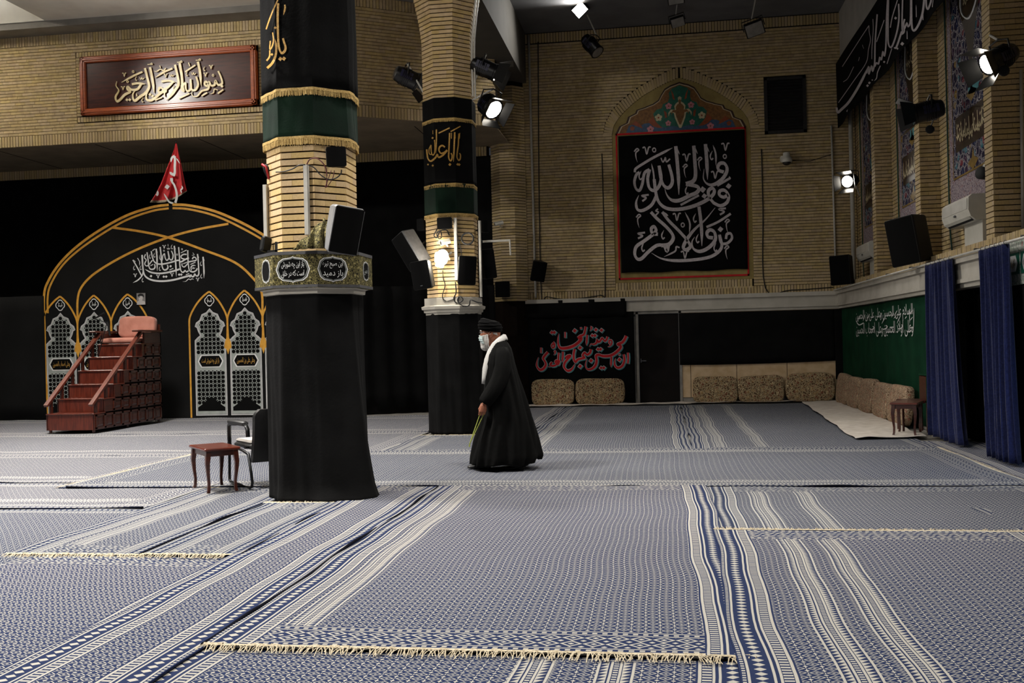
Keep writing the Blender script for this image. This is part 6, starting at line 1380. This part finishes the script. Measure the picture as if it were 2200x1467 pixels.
conduit('tangle of black cables under the flat box on the middle pillar', [zq(300, 320), zq(260, 400), zq(300, 430), zq(340, 340), zq(360, 420), zq(320, 440), zq(300, 360), zq(420, 330), zq(460, 400), zq(440, 360)], .010, 'cable', name='cable', cat='cable', grp='cables on the middle pillar')
conduit('black cable dropping from the glaring lamp to the capital', [zq(375, 860), zq(380, 960), zq(405, 1060), zq(370, 1200), zq(420, 1265), zq(520, 1240)], .008, 'cable', name='cable', cat='cable', grp='cables on the middle pillar')
conduit('pile of looped cables on the middle capital', [zq(540, 1010), zq(550, 1150), zq(520, 1230), zq(560, 1290), zq(640, 1250), zq(600, 1200), zq(570, 1260), zq(640, 1330), zq(720, 1320), zq(740, 1250), zq(830, 1280), zq(900, 1290)], .011, 'cable', name='cable', cat='cable', grp='cables on the middle pillar')
conduit('thin cable between the coil and the right speaker', [zq(560, 380), zq(600, 520), zq(625, 665)], .005, 'cable', name='cable', cat='cable', grp='cables on the middle pillar')
t = thing('boom_arm', 'pale horizontal arm reaching right from the middle pillar', 'arm', Q(1035, 518, 16.2)[:]); MB().tube([Q(1034, 519, 16.2), Q(1096, 516, 16.3)], .018, 8).build('tube', 'white_metal', t); MB().tube([Q(1095, 514, 16.3), Q(1097, 548, 16.3)], .014, 6).build('end_post', 'white_metal', t); MB().sphere(Q(1034, 519, 16.2), .03, 8, 6).build('joint', 'black_metal', t)
# little lamps and clips on the near pillar
c_ = Q(578, 372, 9.4); t = thing('clip_lamp', 'small red and black clip lamp on the left edge of the near pillar', 'lamp', c_[:])
MB().tube([c_ + V((-.03, -.02, .07)), c_ + V((.0, -.03, .03)), c_ + V((.03, -.03, -.06))], [.03, .045, .03], 10).build('head', 'black_plastic', t, smooth=True); MB().tube([c_ + V((-.045, -.06, .08)), c_ + V((.0, -.075, .05)), c_ + V((.025, -.07, -.07))], .012, 8).build('red_rim', 'red_plastic', t, smooth=True); MB().tube([c_, c_ + V((.08, .05, 0))], .012, 6).build('clip', 'steel', t)
MB().tube([c_ + V((.02, 0, -.06)), c_ + V((-.03, 0, -.12)), c_ + V((-.02, 0, -.22)), c_ + V((.0, .02, -.25))], .005, 5).build('cord', 'cable', t)
c_ = Q(571, 525, 9.25); t = thing('clip_lamp', 'small black spotlight on the capital ledge of the near pillar', 'lamp', c_[:]); MB(frame(c_, (0, 0, 1), (-.5, -.8, .2))).cbox((-.03, -.075, -.05), (.03, .075, .05), .012).build('head', 'black_plastic', t); MB().box((c_.x + .01, c_.y - .02, c_.z - .1), (c_.x + .12, c_.y + .03, c_.z - .06)).build('base', 'black_plastic', t); MB().box((c_.x + .1, c_.y - .02, c_.z - .1), (c_.x + .14, c_.y + .03, c_.z + .02)).build('clamp', 'black_plastic', t)
# bunch of brocade cloth on the near capital
c_ = Q(672, 545, 8.98); t = thing('brocade_cloth', 'crumpled black and gold brocade cloth bunched behind the large loudspeaker', 'cloth', (c_.x, c_.y, 2.4))
def bc(u, v):
    a = (u - .5) * 2; s = .19 * (1 - v * .45); h_ = .29 * v ** .7; return (c_.x + .02 + a * s + .07 * v + .02 * math.sin(u * 19 + v * 5), c_.y - .04 + .13 * (v - .3) - .07 * math.cos(a * 1.5) * (1 - v) + .034 * math.sin(u * 24 + 5 * v) * (1.1 - v), 2.405 + h_ * (1 - .45 * max(0, -a)) - .05 * a * a * v + .012 * math.sin(u * 24) * v)
o = MB().grid(bc, 40, 16).build('cloth', 'gold_brocade', t, smooth=True); solid(o, .006)
t = thing('spot_fitting', 'small dark round spot fitting on the nearest tile panel', 'lamp', onX(2112, 372, 4.2)[:]); MB(frame(onX(2112, 372, 4.2), (0, 0, 1), (-.8, -.5, .1))).lathe([(.06, -.08), (.08, -.04), (.085, .05), (.07, .06)], 14).build('housing', 'black_plastic', t, smooth=True, ang=50); MB(frame(onX(2118, 368, 4.28), (0, 0, 1), (-1, 0, 0))).lathe([(.09, -.05), (.1, .02), (.08, .03)], 14).build('base', 'white_plastic', t, smooth=True, ang=50)
for i, (x, y, Y) in enumerate(((2157, 152, 0), (1998, 278, 0))):
    q = onX(x, y, 3.98); t = thing('lamp_weight', ('round black knob below the lit lamp on the nearest pier', 'round black knob below the unlit lamp on the middle pier')[i], 'knob', q[:]); MB(frame(q, (0, 0, 1), (-.4, -.9, 0))).lathe([(.045, -.03), (.06, -.025), (.06, .025), (.045, .03)], 16).build('disc', 'black_plastic', t); MB().tube([q, q + V((.06, .05, .14))], .01, 6).build('rod', 'black_metal', t)
# ------------------------------------------------------------------ the walking person
pf_ = fl(1080, 1011); SC = 1.0
PB = thing('person', 'man in black turban, cloak and face mask walking left with prayer beads', 'person', (pf_.x, pf_.y, .024), math.atan2(-_r0.y, -_r0.x))
PM = wm(PB)          # local: x forward (image left), y towards the camera, z up
def prof_at(tab, z):
    for (z0, *a), (z1, *b2) in zip(tab, tab[1:]):
        if z0 <= z <= z1: f = (z - z0) / (z1 - z0); return [p + (q - p) * f for p, q in zip(a, b2)]
    return list(tab[0][1:]) if z < tab[0][0] else list(tab[-1][1:])
# z: front x, back x, half width y
CL = [(.03, .36, -.43, .29), (.14, .345, -.455, .31), (.36, .295, -.41, .30), (.57, .225, -.36, .285), (.69, .205, -.325, .28), (.95, .19, -.25, .265), (1.04, .186, -.222, .258), (1.23, .178, -.170, .245), (1.33, .150, -.150, .232), (1.40, .115, -.132, .205), (1.45, .085, -.105, .155), (1.49, .06, -.075, .10), (1.52, .045, -.05, .075)]
def cloak(u, v):
    th = 2 * pi * u; z = .055 + 1.465 * v; fx, bx, hy = prof_at(CL, z); cx = (fx + bx) / 2; rx = (fx - bx) / 2
    s = max(0, 1 - v); f = .022 * s * math.sin(11 * th + 3 * v) + .014 * s * math.sin(19 * th - 5 * v + 1) + .010 * s * math.sin(6 * th + 7 * v)
    c, q = math.cos(th), math.sin(th); e = .85
    x = cx + (rx + f) * math.copysign(abs(c) ** e, c); y = (hy + f) * math.copysign(abs(q) ** e, q)
    if z < .12: z += .05 * (1 - z / .12) * (math.sin(th * 5 + .6) * .6 + (.6 if c < -.6 else 0)) + (.02 if z < .05 else 0)
    z += .035 * max(0, -c) ** 2 * max(0, 1 - v * 8); return (x, y, max(z, .05))
b = MB(PM); b.grid(cloak, 128, 60); o = b.build('cloak', 'robe', PB, smooth=True); solid(o, .006)
# hanging front panel edge and big sleeve on the near side
def tubef(name, path, mt, n=20, fold=.0, par=None, cap=True):
    b = MB(PM); rings = []
    P = [V(p[:3]) for p in path]
    for i, p in enumerate(path):
        t_ = (P[min(i + 1, len(P) - 1)] - P[max(i - 1, 0)]).normalized(); a = V((0, 1, 0)); sx = a.cross(t_).normalized(); a2 = t_.cross(sx)
        rings.append([P[i] + sx * (p[3] + fold * math.sin(5 * k * 2 * pi / n + i)) * math.cos(2 * pi * k / n) + a2 * (p[4] + fold * math.sin(7 * k * 2 * pi / n + i * 1.3)) * math.sin(2 * pi * k / n) for k in range(n)])
    b.loft(rings, True, cap); return b.build(name, mt, par or PB, smooth=True)
tubef('sleeve', [(-.03, .19, 1.40, .06, .05), (-.035, .22, 1.33, .085, .065), (-.03, .245, 1.2, .095, .075), (.0, .26, 1.06, .098, .08), (.06, .27, .95, .092, .078), (.125, .27, .86, .085, .075), (.175, .265, .80, .078, .07), (.185, .263, .785, .070, .062)], 'robe', 22, .006)
tubef('sleeve', [(-.03, -.19, 1.40, .06, .05), (-.03, -.23, 1.25, .09, .07), (0, -.25, 1.06, .095, .08), (.08, -.25, .92, .085, .07), (.15, -.24, .82, .07, .06)], 'robe', 18, .006)
# cloak back fall: pleats behind the shoulder
# body: one mesh with neck, head, forearms, hands, feet
B = MB(PM)
HD = [(1.395, .150, .095, .03), (1.41, .172, .075, .045), (1.43, .190, .062, .056), (1.455, .205, .048, .064), (1.475, .213, .036, .068), (1.49, .214, .02, .071), (1.505, .222, .01, .073), (1.52, .220, 0, .075), (1.545, .226, -.006, .077), (1.565, .222, -.010, .078), (1.585, .218, -.012, .079), (1.605, .220, -.012, .079), (1.63, .214, -.006, .078), (1.66, .20, .004, .073), (1.69, .175, .03, .06), (1.71, .14, .06, .03)]
rings = []
for z, fx, bx, hy in HD:
    ring = []; cx = (fx + bx) / 2; rx = (fx - bx) / 2
    for k in range(24):
        th = 2 * pi * k / 24; c, q = math.cos(th), math.sin(th); ring.append((cx + rx * math.copysign(abs(c) ** .9, c), hy * math.copysign(abs(q) ** .85, q), z))
    rings.append(ring)
B.loft(rings, True, True)
B.loft([[(.216 + dx, y, z) for dx, y, z in ((0, -.004, z0 + .003), (d, -w_, z0), (d + .002, 0, z0), (d, w_, z0), (0, .004, z0 + .003))] for z0, d, w_ in ((1.575, .004, .008), (1.555, .014, .010), (1.535, .024, .014), (1.522, .022, .016), (1.515, .006, .010))], closed=False)
for s in (-1, 1):   # ears: rim and lobe
    B.sphere((.100, s * .080, 1.562), (.024, .012, .036), 12, 8); B.sphere((.105, s * .083, 1.537), (.010, .006, .011), 8, 6)
    B.tube([(.115, s * .086, 1.54), (.125, s * .09, 1.575), (.105, s * .093, 1.598), (.085, s * .09, 1.58), (.088, s * .088, 1.55)], .006, 6)
B.tube([(.09, 0, 1.52), (.06, 0, 1.46), (.02, 0, 1.40), (-.02, 0, 1.32)], [.062, .06, .055, .06], 18)
B.tube([(-.02, 0, 1.34), (-.02, 0, 1.1), (-.02, 0, .92)], [.09, .11, .11], 16)
for s, kx, fx in ((1, -.06, -.17), (-1, .08, .20)):
    B.tube([(-.02, s * .09, .92), (kx, s * .1, .5), (fx, s * .1, .10)], [.085, .06, .042], 12)
    B.tube([(-.03, s * .2, 1.36), (0, s * .25, 1.08), (.13, s * .262, .84), (.19, s * .262, .775)], [.035, .04, .034, .027], 12)
# near hand: palm, four curled fingers, thumb
def hand(s):
    w0 = V((.190, s * .262, .775)); dn = V((.22, 0, -1)).normalized()
    B.loft([[w0 + dn * l + V((a * wx, s * c * wy, 0)) for a, c in [(math.cos(t), math.sin(t)) for t in [k * pi / 6 for k in range(12)]]] for l, wx, wy in ((0, .027, .02), (.025, .034, .018), (.055, .042, .017), (.085, .042, .016), (.098, .036, .014))], cap=True)
    for i, (dx, ln) in enumerate(((.034, .9), (.012, 1.0), (-.010, .95), (-.030, .78))):
        k0 = w0 + dn * .092 + V((dx, 0, 0)); l = .075 * ln
        p = [k0 - dn * .02, k0, k0 + V((.006, s * -.012, -l * .42)), k0 + V((.010, s * -.036, -l * .55)), k0 + V((.006, s * -.046, -l * .28))]
        B.tube(p, [.0085, .0092, .0085, .0075, .0062], 8)
    t0 = w0 + dn * .03 + V((.034, s * -.004, 0)); B.tube([t0, t0 + V((.018, s * -.012, -.03)), t0 + V((.014, s * -.026, -.058)), t0 + V((.0, s * -.036, -.078))], [.012, .0115, .0095, .007], 8)
hand(1); hand(-1)
B.build('body', 'skin', PB, smooth=True)
# beard and white hair
def bd_(u, v):
    th = (u - .5) * 2.6; z = 1.54 - .155 * v ** .9 + .02 * abs(th) * (1 - v); r = 1 - .5 * v ** 2.5
    fx, bx, hy = prof_at([(a, c, d, e) for a, c, d, e in HD], max(z, 1.40)); 
    x = .105 + (.128 - .012 * v + .012 * math.sin(v * 3)) * math.cos(th) * (.93 if v < .85 else .8) - .012 * v; y = (.091 * r + .004 * math.sin(th * 30)) * math.sin(th); return (x + .003 * math.sin(40 * u + 9 * v), y, z)
o = MB(PM).grid(bd_, 48, 20).build('beard', 'beard', PB, smooth=True); solid(o, .012)
b = MB(PM); b.sphere((.165, 0, 1.425), (.058, .05, .052), 18, 10); b.build('beard_tip', 'beard', PB, smooth=True)
b = MB(PM); b.grid(lambda u, v: (.075 - .08 * math.sin(u * pi) * .95, .080 * math.cos(u * pi), 1.583 - (.012 + .03 * math.sin(u * pi)) * v), 24, 4); o = b.build('hair', 'beard', PB, smooth=True); solid(o, .006)
# turban: wound dome
TB = [(1.585, .205, -.020, .088), (1.60, .232, -.030, .102), (1.63, .246, -.036, .112), (1.665, .247, -.034, .113), (1.70, .240, -.020, .104), (1.73, .226, .005, .086), (1.75, .205, .05, .06), (1.757, .185, .09, .03)]
def tur(u, v):
    th = 2 * pi * u; z0 = 1.585 + .171 * v; fx, bx, hy = prof_at(TB, z0); cx, rx = (fx + bx) / 2, (fx - bx) / 2
    g_ = .004 * math.sin(26 * v + 2.2 * math.cos(th) + 1.5 * math.sin(th)) + .003 * math.sin(45 * v - 3 * math.cos(th - .5))
    tilt = (.012 if False else -.018) * math.cos(th) * 0 + .032 * ((math.cos(th) + 1) / 2) * (1 - v)
    return (cx + (rx + g_) * math.cos(th), (hy + g_) * math.sin(th), z0 + tilt * .6 + (.016 * math.cos(th) - .012) * v)
b = MB(PM); b.grid(tur, 56, 30); b.poly([tur(k / 24, 1) for k in range(24)]); b.poly([tur(k / 24, 0) for k in range(24)]); b.build('turban', 'turban', PB, smooth=True)
# mask, glasses
def mk(u, v):
    th = (u - .5) * 1.9; z = 1.56 - .095 * v; bul = .018 * math.sin(v * pi) + .004 * math.sin(v * 22); return (.112 + (.122 + bul - .02 * v) * math.cos(th * .92), .088 * math.sin(th), z - .012 * abs(th))
o = MB(PM).grid(mk, 24, 14).build('face_mask', 'mask', PB, smooth=True); solid(o, .003)
for s in (-1, 1): MB(PM).tube([(.165, s * .076, 1.545), (.13, s * .088, 1.555), (.1, s * .094, 1.572)], .0025, 5).build('mask_loop', 'white_print', PB)
g = MB(PM)
for s in (-1, 1):
    g.tube([(.236 - .012 * abs(math.sin(a)), s * .034 + .027 * math.cos(a), 1.583 + .019 * math.sin(a)) for a in [k * pi / 8 for k in range(17)]], .0025, 5, cap=False); g.tube([(.225, s * .062, 1.588), (.17, s * .085, 1.588), (.11, s * .09, 1.592), (.09, s * .09, 1.58)], .0028, 5)
g.tube([(.238, -.008, 1.588), (.238, .008, 1.588)], .0025, 5); g.build('glasses', 'glass_dark', PB)
for s in (-1, 1):
    MB(PM).sphere((.205, s * .034, 1.583), (.012, .013, .011), 10, 6).build('eye', 'scarf_white', PB, smooth=True); MB(PM).tube([(.222, s * .018, 1.606), (.222, s * .038, 1.611), (.205, s * .06, 1.604)], .005, 6).build('eyebrow', 'beard', PB)
# checked scarf round the neck and down the front
nt, bs = newmat('scarf_check', .9); tc = nd(nt, 'TexCoord'); sp = nd(nt, 'SeparateXYZ'); nt.links.new(tc.outputs['Object'], sp.inputs[0])
k = ((E(sp.outputs[2]) * 60 + E(sp.outputs[0]) * 30).fr().gt(.62)) * ((E(sp.outputs[2]) * 60 - E(sp.outputs[0]) * 30).fr().gt(.5)); nt.links.new(mixc(nt, k, lin('dcdad4'), lin('84847f')), bs.inputs['Base Color'])
path = [(-.075, 0, 1.52), (-.055, .05, 1.525), (.0, .088, 1.49), (.055, .105, 1.44), (.105, .115, 1.36), (.14, .125, 1.27), (.165, .13, 1.16), (.18, .128, 1.06), (.185, .12, .99)]
for s in (1, -1):
    b = MB(PM); R_ = []
    for i, p in enumerate(path):
        w_ = .034 if i < 7 else .024; o_ = V((p[0], p[1] * s, p[2])); t_ = (V(path[min(i + 1, len(path) - 1)]) - V(path[max(i - 1, 0)])); t_.y *= s; t_.normalize()
        out = V((.6 if i > 2 else -.3, s * .9, .35)).normalized(); side = t_.cross(out).normalized(); R_.append([o_ + side * w_ * a + out * (.014 + (.05 if 2 < i else .02) * 0 + .01 * (1 - a * a)) for a in (-1, -.4, .4, 1)])
    b.loft(R_, closed=False); o = b.build('scarf', 'scarf_check', PB, smooth=True); solid(o, .012, 0)
# shoes
for cx, cy, hd in ((.27, -.06, 0), (-.17, .10, .0)):
    b = MB(PM); pts = []
    for i in range(9):
        f = i / 8; x = cx - .13 + .27 * f; w_ = .034 + .014 * math.sin(f * pi * .9); h_ = .075 - .04 * f if f > .25 else .085; h_ = max(.03, h_) * (1 if f < .95 else .6)
        lift = (.05 * (1 - f) ** 2 if cx < 0 else .012 * f * f)
        pts.append([(x, cy + w_ * math.cos(a), lift + (h_ * math.sin(a) if math.sin(a) > 0 else 0)) for a in [k * pi / 6 for k in range(7)] + [pi * 1.5]])
    b.loft(pts, True, True); b.build('shoe', 'black_leather', PB, smooth=True)
# prayer beads in the near hand
h0 = PM @ V((.212, .245, .655)); t = thing('prayer_beads', 'long loop of yellow-green prayer beads hanging from the man\'s hand', 'prayer beads', h0[:])
tip = PM @ V((.365, .25, .325)); tip2 = PM @ V((.30, .25, .34))
b = MB(); base = V((0, 0, 0))
A_ = PM @ V((.235, .232, .67)); C2_ = PM @ V((.19, .232, .668))
pts = [A_.lerp(tip, k / 40) for k in range(41)] + [C2_.lerp(tip, 1 - k / 40) for k in range(41)]
b = MB(); b.tube([A_, tip, C2_], .0025, 5); b.build('cord', 'bead', t)
bead = None
for i, p in enumerate(pts):
    if bead is None: bo = MB().sphere(p, .0062, 8, 6).build('bead', 'bead', t, smooth=True); bead = (bo, p)
    else: c = bead[0].copy(); COL.objects.link(c); c.location = p - bead[1]
MB().tube([tip, tip + V((-.004, 0, -.035))], [.006, .01], 6).build('tassel', 'bead', t)
